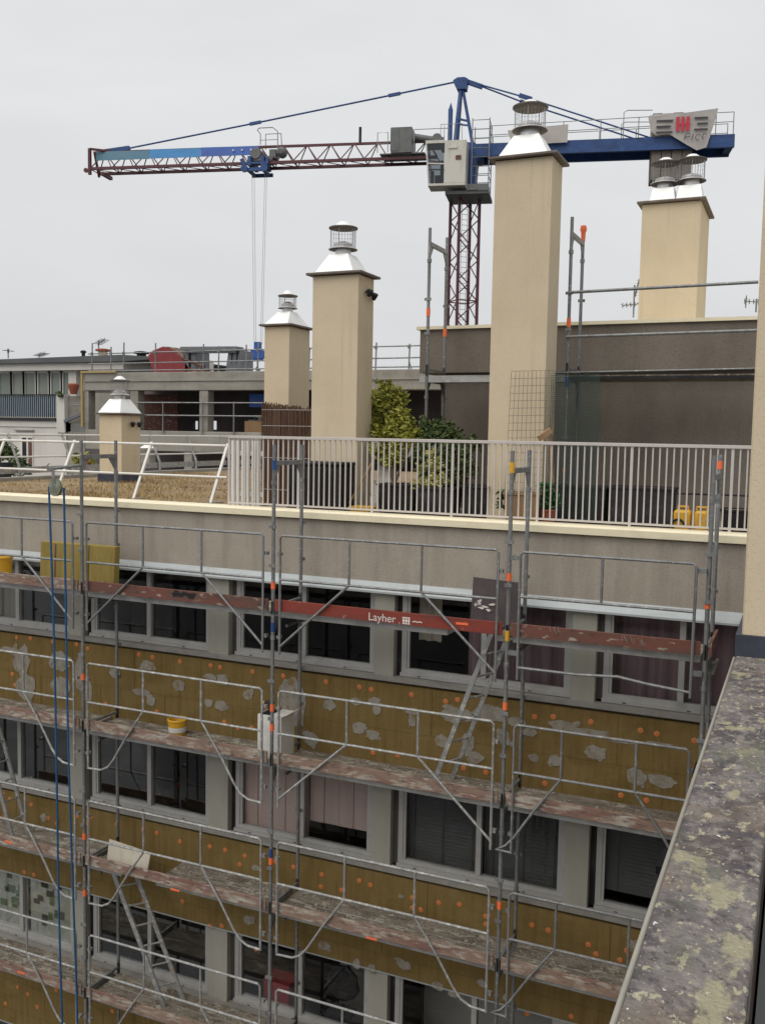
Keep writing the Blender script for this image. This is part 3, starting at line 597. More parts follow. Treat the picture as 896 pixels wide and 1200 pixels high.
ladder((p.x-.08, 10.72, DECK[2]-.02), (q.x+.02, 10.86, DECK[3]), .30, 'thin steel ladder below the raised pale hatch', side=(.62, .75, 0))
p, q = PY(0, 905, 10.7), PY(19, 965, 10.7)
ladder((p.x-.32, 10.75, DECK[1]-.02), (q.x+.05, 10.75, DECK[2]), .30, 'steel ladder cut by the edge at the lower deck, left of the blue ropes')

rb_ = random.Random(21); b = MB()
for _ in range(1500):
    k = rb_.choice((0, 1, 1, 2, 2, 2, 3, 3)); x = rb_.uniform(POSTS[0]+.1, POSTS[4]-.1); y = SY + .06 + .62*rb_.random()**1.3; r = rb_.choice((.006, .008, .012, .018, .028))*rb_.uniform(.7, 1.2)
    if any(abs(x-h_) < .35 and k == kk for (kk, h_) in ((2, -8.33), (0, -3.48))): continue
    b.lathe((x, y, DECK[k]+.001), [(r, 0), (r*.8, r*.35), (r*.3, r*.5)], 5, (rb_.uniform(-.1, .1), rb_.uniform(-.1, .1), 1))
o = b.build('mortar_rubble', m_mortar, None, (-6, SY, -4.3), smooth=False); tag(o, 'crumbs of grey mortar scattered over the scaffold decks', 'rubble', None, 'stuff')
# loose things on the decks
def bucket(loc, r, h, label, mats, cat='bucket'):
    t = thing('bucket', loc, label, cat)
    MB().lathe(loc, [(r*.82, 0), (r, h*.9), (r*1.05, h*.9), (r*1.05, h*.97), (r*1.0, h), (r*.92, h), (r*.76, .02)], 24, cap=False).build('tub', mats[0], t)
    MB().lathe(loc, [(r*.93, h*.25), (r*.935+.002, h*.55)], 24, cap=False).build('paper_band', mats[1], t)
    b = MB(); pts = [(loc[0]+r*1.06*math.cos(a), loc[1]-.02-r*.25*math.sin(a), loc[2]+h*.9-r*.35*math.sin(a)) for a in [math.pi*i/10 for i in range(11)]]; b.path(pts, .004, 6); b.build('handle', m_wire, t)
    return t
p = PZ(208, 861, DECK[1]); bucket((p.x, p.y, DECK[1]), .135, .235, 'yellow and white mortar bucket on the second deck', (m_yellow, m_whitepl))
p = PY(2, 668, 10.75); bucket((p.x-.02, 10.75, DECK[0]), .18, .36, 'big yellow bucket at the end of the top deck', (m_yellow, m_yellow))
p, q = PY(49, 634, 10.95), PY(135, 641, 10.95)
sl = thing('insulation_slab', (p.x, 10.95, DECK[0]), 'ochre stone wool slabs standing upright on the top deck', 'insulation')
xm = p.x + (q.x-p.x)*.66
for (a, c, dy) in ((p.x, xm-.003, 0), (xm+.003, q.x, .015)):
    MB().prism([(a, 10.90+dy, DECK[0]), (c, 10.90+dy, DECK[0]), (c, 10.93+dy, p.z), (a, 10.93+dy, p.z)], (0, .12, 0)).build('slab', m_insul_new, sl, bevel=.01)
xs = p.x+.28; MB().prism([(xs, 10.896, DECK[0]+.02), (xs+.03, 10.896, DECK[0]+.02), (xs+.03, 10.926, p.z-.02), (xs, 10.926, p.z-.02)], (0, .002, 0)).build('red_stripe', m_redbrown, sl)
p, q = PY(303, 826, 10.62), PY(330, 880, 10.62)
bx = thing('white_carton', (p.x, 10.62, DECK[1]), 'white carton on the second deck carrying a drill', 'carton')
h = .58; w_ = q.x-p.x
b = MB(); b.box(p.x, p.x+w_, 10.60, 10.95, DECK[1], DECK[1]+h)
b.prism([(p.x+w_, 10.60, DECK[1]+h), (p.x+w_+.0, 10.95, DECK[1]+h), (p.x+w_+.10, 10.95, DECK[1]+h+.05), (p.x+w_+.10, 10.60, DECK[1]+h+.05)], (0, 0, .004)); b.build('carton', m_whitepl, bx, bevel=.004)
b = MB(); b.box(p.x+.02, p.x+w_*.5, 10.62, 10.93, DECK[1]+h+.001, DECK[1]+h+.003); b.build('opening_shade', m_black, bx)  # flat black sheet stands for the shade inside the open carton
dr = thing('drill', (p.x+.12, 10.72, DECK[1]+h), 'black and yellow cordless drill lying on the white carton', 'drill')
MB().lathe((p.x+.05, 10.72, DECK[1]+h+.13), [(.02, -.02), (.035, .0), (.038, .09), (.03, .12)], 12, (1,0,.1)).build('motor_body', m_black, dr)
MB().lathe((p.x+.03, 10.72, DECK[1]+h+.127), [(.012, -.05), (.026, -.03), (.026, .02)], 12, (1,0,.1)).build('chuck', m_yellow, dr)
MB().beam((p.x+.12, 10.72, DECK[1]+h+.01), (p.x+.11, 10.72, DECK[1]+h+.11), .03, .045).build('grip', m_black, dr)
# rope pulley on a bracket
px_, pz_ = -9.25, PY(97, 545, SY).z
pu_ = thing('rope_pulley', (px_, SY, pz_), 'mossy hoist pulley on a bracket with blue rope', 'pulley')
e = PY(60, 552, 9.92)
MB().tube((px_+.02, SY-.03, pz_), (e.x-.06, e.y, e.z+.02), .022).build('bracket_arm', m_galv, pu_)
w = PY(65, 571, 9.92)
MB().lathe((w.x, w.y-.025, w.z), [(.02, -.004), (.05, -.002), (.06, .004), (.12, .006), (.12, .014), (.10, .02), (.10, .03), (.12, .038), (.12, .046), (.06, .05)], 30, (.12, 1, 0)).build('sheave', m_pulley, pu_)
b = MB(); b.prism([(w.x-.03, w.y-.035, w.z-.02), (w.x+.03, w.y-.035, w.z-.02), (w.x+.02, w.y-.035, e.z+.03), (w.x-.03, w.y-.035, e.z+.03)], (0, .006, 0)); b.lathe((e.x, e.y, e.z+.03), [(.03, -.03), (.03, .03)], 10, (0,1,0)); b.path([(e.x-.05, e.y, e.z), (e.x-.07, e.y, e.z+.07), (e.x-.03, e.y, e.z+.10)], .008); b.build('hook_plate', m_galv, pu_)
def sway(x0, x1, y, z0, z1, ph): return [(x0+(x1-x0)*t+.012*math.sin(9*t+ph), y+.01*math.sin(7*t+ph), z0+(z1-z0)*t) for t in [i/40 for i in range(41)]]
a0, a1 = PY(79, 1195, 9.95), PY(96, 1195, 9.98)
MB().path(sway(w.x-.112, a0.x+.02, w.y, w.z, -12, 0), .0145, 8).build('rope', m_rope, pu_)
MB().path(sway(w.x+.112, a1.x+.02, w.y+.02, w.z, -12, 2), .0145, 8).build('rope', m_rope, pu_)

# downpipes with hopper heads on the wing wall
for (yy, zt, label) in ((3.30, PX(757, 1006, -.40).z-.13, 'grey downpipe with a black hopper head low on the parapet wall'), (4.45, PX(810, 884, -.40).z-.10, 'black hopper head beneath the far part of the parapet, by the scaffold end post')):
    t = thing('downpipe', (-.36, yy, -21), label, 'downpipe')
    b = MB(); b.frustum((-.375, -.272, yy-.06, yy+.06), zt-.12, (-.385, -.272, yy-.07, yy+.07), zt+.0); b.box(-.392, -.272, yy-.075, yy+.075, zt+.001, zt+.03); b.build('hopper_head', m_tar, t)
    MB().tube((-.335, yy, -21), (-.335, yy, zt-.121), .05, 12).build('pipe', m_pipe, t)

# ------------------------------------------------------------------ terrace railing and roof guard rails
RY = 11.62
rl = thing('terrace_railing', (-4, RY, ROOF), 'pale metal railing with thin vertical bars along the terrace edge', 'railing')
x0, x1 = PY(268, 513, RY).x, -.42
zt, zb = -.075, -1.02
b = MB(); b.box(x0, x1, RY-.025, RY+.025, zt-.02, zt+.02); b.build('top_rail', m_rail, rl, bevel=.004)
MB().box(x0, x1, RY-.012, RY+.012, zb-.012, zb+.012).build('bottom_rail', m_rail, rl)
n = 88; first = None
for i in range(n+1):
    x = x0+.012 + (x1-x0-.024)*i/n
    if i % 14 == 0 or i == n:
        MB().box(x-.016, x+.016, RY-.011, RY+.011, ROOF+.0, zt-.021).build('post', m_rail, rl); continue
    if first is None:
        q = MB(); q.box(x-.0085, x+.0085, RY-.008, RY+.008, zb+.0125, zt-.021); first = q.build('baluster', m_rail, rl); fx = x
    else: dup(first, rl, (x-fx, 0, 0))
gr = thing('roof_guardrail', (-12, 12.6, ROOF), 'white tubular guardrail with slanted posts on the front of the dry grass roof', 'guardrail')
ya, yb = 12.50, 12.98; zl = -1.13; zh = -.20
b = MB(); b.tube((XL+.2, yb-.03, zh-.03), (PY(266, 522, yb).x, yb-.03, zh-.03), .021, 10); b.build('top_tube', m_white, gr)
ym = yb-(yb-ya)*.56
MB().tube((XL+.2, ym-.03, -.725), (PY(266, 560, ym).x+.02, ym-.03, -.725), .02, 10).build('lower_tube', m_white, gr)
for u in (-78, 6.5, 88, 178, 267):
    x = PY(u, 518, yb).x
    MB().beam((x, ya, zl), (x, yb, zh), .045, .03, (0,1,0)).build('slanted_post', m_white, gr); MB().box(x-.05, x+.05, ya-.12, ya+.3, zl-.005, zl+.012).build('foot', m_galv, gr)
sg = thing('roof_guardrail', (XL+.3, 18, ROOF), 'white guardrail with slanted posts along the far side edge of the dry grass roof', 'guardrail')
xe = XL+.2; yA, yB = 11.8, 26.5
MB().tube((xe-.25, yA, -.15), (xe-.25, yB, -.15), .024).build('top_tube', m_white, sg)
MB().tube((xe-.12, yA, -.63), (xe-.12, yB, -.63), .02).build('lower_tube', m_white, sg)
MB().box(xe-.02, xe+.01, yA, yB, -.98, -.84).build('kick_plate', m_galv_pale, sg)
y = 12.2
while y < 26.6:
    b = MB(); b.path([(xe+.05, y, ROOF+.02), (xe+.05, y, -.82), (xe-.26, y, -.12)], .028, 8); b.build('slanted_post', m_galv_pale, sg); y += 1.62
# white slat panel behind the railing's end
t = thing('slat_screen', (PY(289, 590, 11.95).x, 11.95, ROOF), 'white wooden slat screen behind the end of the railing', 'screen')
a, c = PY(271, 520, 11.95).x, PY(307, 520, 11.95).x
nn = 6
for i in range(nn):
    x = a+(c-a)*i/nn; wd = (c-a)/nn*(.55 if i % 2 else .8); MB().box(x, x+wd, 11.95, 11.975, ROOF+.03, -.13).build('slat', m_white, t)
MB().box(a, c, 11.976, 12.0, -.35, -.28).build('cross_bar', m_white, t); MB().box(a, c, 11.976, 12.0, -.95, -.88).build('cross_bar', m_white, t)

# ------------------------------------------------------------------ terrace scaffold
TY = 13.32; TI = TY+.73
ts = thing('terrace_scaffold', (-3, TY, ROOF), 'galvanised scaffold standing on the terrace against the dark penthouse', 'scaffold')
tx = [PY(500, 441, TY).x, PY(664, 438, TY).x]; tx.append(-.32)
dz = PY(500, 441, TY).z
for i, x in enumerate(tx):
    if i < 2: frame_mb(x, TY, TI, dz-.0).build('upright_frame', m_galv, ts)
    frame_mb(x, TY, TI, dz-2.0).build('upright_frame', m_galv, ts)
for i in range(2):
    b = MB(); b.box(tx[i]-(.12 if i == 0 else -.03), tx[i+1]-.03, TY+.05, TI-.03, dz-.06, dz); b.build('deck_plank', [m_deck], ts)
    b = MB(); b.box(tx[i]-(.12 if i == 0 else -.03), tx[i+1]-.03, TY+.0, TY+.048, dz-(.09 if i == 0 else .06), dz+(.01 if i == 0 else -.02)); b.build('deck_edge', m_alu if i == 0 else m_black, ts)
for (u0, v0, u1, v1) in ((672, 343, 888, 331), (668, 395, 888, 387.5), (655, 437, 888, 432)):
    p, q = PY(u0, v0, TY), PY(u1, v1, TY); MB().tube((p.x-.05, TY-.04, p.z), (q.x, TY-.04, q.z), .021 if v0 < 420 else .012).build('guard_tube', m_galv, ts)
for (x, y, u, v) in ((tx[0], TY, 499, 366), (tx[0], TI, 521, 390), (tx[1], TY, 671, 378), (tx[1], TY, 660, 553)):
    z = PY(u, v, y).z; MB().lathe((x, y, z-.06), [(.0295, 0), (.0295, .12)], 10).build('orange_tape', m_orange, ts)
b = MB(); zz = PY(694, 254, TI).z; b.lathe((tx[1], TI, dz+1.98), [(.03, 0), (.034, .12), (.05, .16), (.04, .22)], 10); b.build('orange_cap', m_orange, ts)
zz = PY(667, 448, TY).z; MB().lathe((tx[1], TY, zz-.07), [(.03, 0), (.03, .14)], 10).build('blue_tape', m_blue, ts)

# ------------------------------------------------------------------ things on the terrace
def planter(x0, x1, y0, y1, h, mat, label, cat='planter', soil=True):
    t = thing('planter', ((x0+x1)/2, (y0+y1)/2, ROOF), label, cat)
    b = MB(); b.frustum((x0+.03, x1-.03, y0+.03, y1-.03), ROOF+.012, (x0, x1, y0, y1), ROOF+h); b.build('box', mat, t, bevel=.008)
    b = MB(); e = .012; z = ROOF+h
    b.box(x0-e, x1+e, y0-e, y0+.03, z+.001, z+.03); b.box(x0-e, x1+e, y1-.03, y1+e, z+.001, z+.03); b.box(x0-e, x0+.03, y0+.031, y1-.031, z+.001, z+.03); b.box(x1-.03, x1+e, y0+.031, y1-.031, z+.001, z+.03); b.build('rim', mat, t)
    MB().box(x0+.031, x1-.031, y0+.031, y1-.031, z-.02, z+.012).build('soil', m_gravel, t)
    return t
bn = thing('compost_bin', (PY(362, 598, 12.3).x, 12.3, ROOF), 'black slatted storage bin against the foot of the chimney', 'bin')
a, c = PY(336, 560, 12.12).x, PY(400, 560, 12.12).x; z1 = PY(360, 541, 12.12).z
MB().box(a, c, 12.12, 12.56, ROOF+.012, z1-.05).build('body', m_black, bn, bevel=.02)
MB().box(a-.02, c+.02, 12.10, 12.575, z1-.049, z1).build('lid', m_black, bn, bevel=.018)
sl = MB()
for i in range(9): x = a+.05+(c-a-.1)*i/8; sl.box(x-.01, x+.01, 12.105, 12.119, ROOF+.05, z1-.1)
sl.build('rib', m_planter, bn)
ws = thing('heather_screen', (PY(335, 590, 13.0).x, 13.0, ROOF), 'brown heather brushwood screen in front of a chimney', 'screen')
a, c = PY(308, 472, 13.0), PY(369, 480, 13.0)
b = MB(); x = a.x
while x < c.x:
    top = a.z + (c.z-a.z)*(x-a.x)/(c.x-a.x) + R.uniform(-.03, .03); b.tube((x, 13.0+R.uniform(-.012, .012), ROOF+.01), (x+R.uniform(-.02, .02), 13.0+R.uniform(-.012, .012), top), .009, 5); x += .007
b.prism([(a.x, 13.02, ROOF), (c.x, 13.02, ROOF), (c.x, 13.02, c.z-.05), (a.x, 13.02, a.z-.05)], (0, .008, 0)); b.build('twigs', m_wicker, ws)
b = MB()
for z in (-.9, -.4, .1, .35): b.tube((a.x, 12.985, z), (c.x, 12.985, z), .004, 5)
for x in (a.x+.03, c.x-.05): b.tube((x, 13.03, ROOF), (x, 13.03, a.z-.05), .02)
b.build('tie_wire', m_wire, ws)
st = MB(); p, q = PY(409, 590, 12.35), PY(440, 535, 12.55); st.tube(p, q, .014); tag(st.build('broom_stick', m_wood, None, p), 'thin brown stick leaning on the chimney with floodlights', 'stick')
p = PY(425, 600, 12.0); t = thing('yellow_tub', (p.x, 12.0, ROOF), 'low yellow tub on the terrace floor by the railing foot', 'tub')
MB().frustum((p.x-.12, p.x+.12, 11.9, 12.1), ROOF+.012, (p.x-.15, p.x+.15, 11.87, 12.13), ROOF+.13).build('tub', m_yellow, t, bevel=.01)
MB().box(p.x-.16, p.x+.16, 11.86, 12.14, ROOF+.131, ROOF+.15).build('rim', m_yellow, t)
t = thing('garden_chair', (PY(448, 570, 13.0).x, 13.0, ROOF), 'pale folded garden chair below the maple', 'chair')
p, q = PY(437, 580, 12.95), PY(462, 525, 13.15)
MB().prism([(p.x, 12.95, p.z), (p.x+.32, 12.95, p.z), (q.x+.06, 13.2, q.z), (q.x-.24, 13.2, q.z-.1)], (0, .03, 0)).build('backrest', m_whitepl, t)
for k in (0, .3): MB().tube((p.x+k, 12.94, ROOF), (p.x+k+.1, 13.2, p.z+.2), .015).build('leg', m_white, t)
xa_, xb_ = PY(440, 580, 12.6).x, PY(573, 590, 12.6).x
planter(PY(443,580,12.55).x, PY(487,580,12.55).x, 12.5, 12.95, .42, m_black, 'black planter box under the yellow-green maple')
planter(PY(489,580,12.5).x, PY(532,580,12.5).x, 12.45, 12.85, .40, m_planter, 'dark grey planter box holding the pale flowering plant')
planter(PY(541,580,12.6).x, PY(572,580,12.6).x, 12.55, 12.95, .44, m_black, 'tall black planter box left of the tallest chimney')
planter(PY(592,580,12.1).x, PY(631,580,12.1).x, 12.02, 12.42, .40, m_wood, 'weathered timber planter box before the tallest chimney')
planter(PY(652,585,12.9).x, PY(712,590,12.9).x, 12.7, 13.15, .48, m_planter, 'long anthracite planter under the green wire netting')
planter(PY(716,590,12.9).x, PY(790,595,12.9).x, 12.7, 13.15, .50, m_planter, 'long anthracite planter beside the yellow cans')
planter(PY(845,605,12.6).x, PY(880,607,12.6).x, 12.4, 12.8, .28, m_black, 'small dark planter box behind the railing end at the near chimney')
# plank and offcut near the netting
b = MB(); p, q = PY(648, 575, 12.35), PY(645, 510, 12.5); b.beam(p, q, .025, .09, (0,1,0)); tag(b.build('timber_plank', m_wood, None, p), 'reddish timber plank standing on end by the wire grid', 'plank')
b = MB(); p, q = PY(631, 514, 12.3), PY(645, 504, 12.4); b.beam(p, q, .05, .07); tag(b.build('timber_offcut', m_wood, None, p), 'short tilted timber offcut atop the standing plank', 'offcut')
# wire grid sheet and green netting roll
t = tag(MB().face and thing('wire_grid', (PY(620, 590, 12.4).x, 12.45, ROOF), 'rusty wire grid sheet leaning on the tallest chimney', 'wire grid'), None, None)
b = MB(); c0, c1, c2, c3 = PY(590, 600, 12.35), PY(648, 600, 12.35), PY(648, 434, 12.5), PY(599, 435, 12.5)
for i in range(11): k = i/10; b.tube(c0+(c1-c0)*k, c3+(c2-c3)*k, .0028, 4)
for i in range(20): k = i/19; b.tube(c0+(c3-c0)*k, c1+(c2-c1)*k, .0028, 4)
b.build('wires', m_meshwire, t)
t = thing('netting_roll', (PY(670, 590, 12.55).x, 12.6, ROOF), 'dark green garden netting unrolled behind the railing', 'netting')
b = MB(); zt = PY(660, 438, 12.6).z
pts = [PY(u, 500, 12.62 + .06*math.sin(u*.16)) for u in range(644, 701, 2)]
for i, p in enumerate(pts):
    b.tube((p.x, p.y, ROOF+.05), (p.x, p.y, zt+.03*math.sin(i)), .0034, 4)
zz = ROOF+.05
while zz < zt: b.path([(p.x, p.y, zz) for p in pts], .0028, 4); zz += .028
b.build('wires', m_meshgreen, t)
# yellow cans
for (u, lab, ring) in ((799, 'yellow canister with a black ring by the long planter', True), (821, 'yellow canister standing beside the scaffold corner post', False)):
    p = PY(u, 612, 12.1); t = thing('canister', (p.x, 12.1, ROOF), lab, 'canister')
    wd_ = .10 if ring else .075; MB().box(p.x-wd_, p.x+wd_, 12.0, 12.2, ROOF+.012, ROOF+.30).build('body', m_yellow, t, bevel=.03)
    MB().path([(p.x-.06, 12.12, ROOF+.30), (p.x-.06, 12.12, ROOF+.34), (p.x+.06, 12.12, ROOF+.34), (p.x+.06, 12.12, ROOF+.30)], .014).build('handle', m_yellow, t)
    if ring: b = MB(); b.path([(p.x-.04+.07*math.cos(a), 11.985, ROOF+.12+.07*math.sin(a)) for a in [2*math.pi*i/20 for i in range(17)]], .014); b.build('hose_ring', m_black, t)
b = MB(); p, q = PY(785, 578, 13.4), PY(876, 581, 13.4); b.tube(p, (q.x+.2, 13.4, q.z), .012); 
b.tube((p.x, 13.4, ROOF), p, .012); tag(b.build('garden_hose_rail', m_black, None, p), 'thin black rod on the terrace behind the yellow canisters', 'rod')

# ------------------------------------------------------------------ plants
def leafy(t, name, clumps, n, size, mat, seed, flat=.5):
    rr = random.Random(seed); b = MB()
    tot = sum(c[3]**2 for c in clumps)
    for (cx, cy, cz, r, sq) in clumps:
        for _ in range(int(n*r*r/tot)):
            d = V((rr.gauss(0,1), rr.gauss(0,1), rr.gauss(0,1))).normalized(); rad = r*(rr.random()**.33)*(.75+.35*math.sin(5*d.x+3*d.z+cx*7))
            p = V((cx+d.x*rad, cy+d.y*rad, cz+d.z*rad*sq)); s = size*rr.choice((.55, .8, 1, 1.2, 1.6))*rr.uniform(.8, 1.2)
            a = V((rr.gauss(0,1), rr.gauss(0,1), rr.gauss(0,flat))).normalized(); c = a.cross(V((rr.gauss(0,1), rr.gauss(0,1), rr.gauss(0,1)))).normalized()
            b.face([p-a*s, p+c*s*.42, p+a*s, p-c*s*.42])
    return b.build(name, mat, t, smooth=False)
def trunk(t, base, tips, r):
    b = MB(); base = V(base)
    for tip in tips:
        tip = V(tip); mid = (base+tip)/2 + V((R.uniform(-.06,.06), R.uniform(-.06,.06), .05)); b.path([base, mid, tip], [r, r*.65, r*.25], 7)
    return b.build('trunk', m_bark, t)
def at(u, v, Y, r, sq=1.): p = PY(u, v, Y); return (p.x, p.y, p.z, r, sq)
Yt = 14.0
p0 = PY(462, 575, 12.75)
t = thing('maple_shrub', (p0.x, 12.72, ROOF+.43), 'yellow-green leafy maple rising beside the chimney with floodlights', 'shrub')
cl = [at(448,470,13.3,.24), at(462,468,13.4,.22), at(440,500,13.3,.26), at(470,492,13.2,.24), at(450,455,13.5,.16), at(455,510,13.1,.26), at(478,515,13.0,.22), at(486,508,13.1,.15), at(435,480,13.4,.2), at(462,535,12.9,.22), at(445,530,12.95,.2)]
leafy(t, 'crown', cl, 6500, .036, m_leaf_y, 5); trunk(t, (p0.x, 12.72, ROOF+.43), [c[:3] for c in cl[:8]], .025)
p0 = PY(510, 575, 12.65)
t = thing('pine_bush', (p0.x+.1, 12.9, ROOF+.02), 'dark green feathery bush between the maple and the penthouse wall', 'bush')
cl = [at(505,505,13.2,.26), at(525,512,13.2,.24), at(540,525,13.1,.22), at(495,530,13.0,.24), at(515,540,13.0,.28), at(545,545,13.0,.24), at(555,520,13.3,.15), at(530,560,12.95,.24), at(500,555,12.95,.2)]
leafy(t, 'crown', cl, 8500, .030, m_leaf_d, 6); trunk(t, (p0.x+.1, 12.9, ROOF+.02), [c[:3] for c in cl], .02)
p0 = PY(500, 575, 12.62)
t = thing('flowering_plant', (p0.x, 12.62, ROOF+.41), 'pale yellow variegated plant growing in the dark grey planter', 'plant')
cl = [at(494,550,12.6,.12), at(510,545,12.62,.13), at(502,565,12.6,.14), at(488,570,12.6,.12), at(517,562,12.62,.12), at(505,532,12.64,.09)]
leafy(t, 'leaves', cl, 1500, .028, m_leaf_v, 8)
t = thing('potted_plant', (PY(641,590,12.3).x, 12.3, ROOF), 'bushy green plant with white flowers next to the timber planter', 'plant')
p = PY(641, 605, 12.3); MB().lathe((p.x, 12.3, ROOF+.012), [(.09, 0), (.12, .18), (.13, .18), (.13, .2), (.1, .2)], 16).build('pot', m_terra, t)
leafy(t, 'leaves', [at(641,580,12.3,.16,1.2), at(634,590,12.28,.11), at(648,588,12.3,.12), at(640,572,12.3,.1)], 900, .035, m_leaf_g, 9)
b_ = [at(566,592,12.3,.06), at(570,580,12.3,.05), at(588,585,12.2,.05)]
t = thing('climbing_weed', (PY(588,598,12.1).x, 12.15, ROOF), 'sparse green weed at the side of the timber planter', 'plant'); leafy(t, 'leaves', [at(588,580,12.15,.08,1.6), at(586,592,12.15,.07)], 120, .03, m_leaf_d, 10)
# dry grass on the gravel
b = MB(); rr = random.Random(4)
for _ in range(16000):
    x = rr.uniform(XL+.4, -7.7); y = 11.75 + 9.5*rr.random()**1.6; dens = math.sin(1.3*x+.7*y)+math.sin(2.9*y-1.1*x+2)+rr.gauss(0,.8)
    if dens < -.3: continue
    h = rr.uniform(.015, .055)*(1.0+.35*max(0, dens)); a = rr.uniform(0, 6.28); lx, ly = rr.gauss(0, h*.6), rr.gauss(0, h*.6); w = rr.uniform(.006, .014)
    b.face([(x-w*math.cos(a), y-w*math.sin(a), ROOF+.03), (x+w*math.cos(a), y+w*math.sin(a), ROOF+.03), (x+lx, y+ly, ROOF+.03+h)])
o = b.build('dry_grass', m_straw, None, (XL, 12, ROOF), smooth=False); tag(o, 'dry straw-coloured grass and moss covering the gravel roof', 'grass', None, 'stuff')
for (u, v, Y, lab, mt) in ((22, 545, 21, 'green potted shrub near the white house door', m_leaf_d), (6, 527, 19.5, 'dark leafy shrub cut by the photo edge before the white house', m_leaf_d), (97, 541, 21, 'green and orange flowering plant between the slanted guardrail and short chimney', m_leaf_y)):
    p = PY(u, v, Y); t = thing('shrub', (p.x, p.y, -1.9), lab, 'shrub')
    MB().lathe((p.x, p.y, p.z-.75), [(.16, 0), (.22, .4), (.2, .4)], 14).build('pot', m_terra if mt is m_leaf_y else m_planter, t)
    leafy(t, 'leaves', [(p.x, p.y, p.z, .3, 1.), (p.x+.2, p.y, p.z-.1, .22, 1.), (p.x-.2, p.y, p.z-.12, .2, 1.)], 900, .06, mt, int(u))
    if mt is m_leaf_y:
        leafy(t, 'flowers', [(p.x+.25, p.y-.2, p.z-.1, .18, .8)], 130, .05, m_flower, 77)

# ------------------------------------------------------------------ tower crane
A_ = V((-40.84, 47.26, 15.8)); aa = V((.9733, .2297, 0)).normalized(); nn_ = V((-aa.y, aa.x, 0)); O_ = V((-18.73, 52.48, 0))
def L(s, t, z): return O_ + aa*s + nn_*t + V((0,0,z))
cr = thing('tower_crane', L(.25, .5, -21), 'maroon and blue tower crane rising behind the rooftops', 'crane')
mst = MB(); c_m = L(.25, .4, 0); phi = math.radians(13.28+22.6+8); h = .625
e1 = V((math.cos(phi), math.sin(phi), 0)); e2 = V((-e1.y, e1.x, 0))
cor = [c_m + e1*h*i + e2*h*j for (i, j) in ((-1,-1),(1,-1),(1,1),(-1,1))]
for c in cor: mst.beam(c+V((0,0,-21)), c+V((0,0,13.7)), .14, .14, e1)
z = -21.; st_ = 1.15; k = 0
while z < 13.4:
    for i in range(4):
        a, b2 = cor[i], cor[(i+1) % 4]
        if k % 2: a, b2 = b2, a
        mst.tube(a+V((0,0,z)), b2+V((0,0,z+st_)), .035, 6)
        if k % 5 == 0: mst.tube(a+V((0,0,z)), b2+V((0,0,z)), .035, 6)
    z += st_; k += 1
mst.build('mast', m_maroon, cr)
ld = MB()
for dx in (-.18, .18): ld.tube(c_m+e1*dx+V((0,0,-21)), c_m+e1*dx+V((0,0,13.5)), .015, 5)
z = -5.
while z < 13.4: ld.tube(c_m-e1*.18+V((0,0,z)), c_m+e1*.18+V((0,0,z)), .012, 4); z += .3
ld.build('mast_ladder', m_galv, cr)
b = MB(); b.lathe(c_m+V((0,0,13.7)), [(.85, 0), (.85, .22), (.75, .22), (.75, .45), (.6, .5)], 20); b.build('slewing_ring', m_grey, cr)
def lbox(b, s0, s1, t0, t1, z0, z1, mi=0):
    P_ = [L(s, t, z) for z in (z0, z1) for (s, t) in ((s0,t0),(s1,t0),(s1,t1),(s0,t1))]; k = len(b.v); b.v += P_
    for q in ((0,3,2,1),(4,5,6,7),(0,1,5,4),(1,2,6,5),(2,3,7,6),(3,0,4,7)): b.f.append(tuple(k+i for i in q)); b.m.append(mi)
b = MB(); b.prism([L(-.25,-.35,14.1), L(.85,-.35,14.1), L(.95,-.35,15.5), L(1.3,-.35,15.55), L(1.3,-.35,16.05), L(.8,-.35,16.5), L(-1.1,-.35,16.62), L(-1.2,-.35,16.35), L(-.3,-.35,16.2)], nn_*1.2); b.build('tower_head', m_blue, cr)
# A-frame
b = MB()
for t in (-.3, .7):
    b.beam(L(-.33,t,16.6), L(-.12,.2+.25*(t-.2),19.6), .16, .16); b.beam(L(.72,t,16.1), L(.0,.2+.25*(t-.2),19.6), .12, .12)
b.beam(L(-.28,-.2,17.9), L(.42,-.1,17.75), .1, .1); b.beam(L(-.28,-.2,17.6), L(.48,-.1,17.5), .08, .08)
b.beam(L(-.62,-.3,16.6), L(-.62,-.3,18.4), .2, .2); b.prism([L(-.75,-.35,18.3), L(-.48,-.35,18.3), L(-.6,-.35,18.75)], nn_*.1)
b.prism([L(-.30,-.1,19.55), L(.22,-.1,19.55), L(.30,-.1,20.1), L(.1,-.1,20.2), L(-.30,-.1,20.2), L(-.55,-.1,20.05)], nn_*.6); b.build('apex_frame', m_blue, cr)
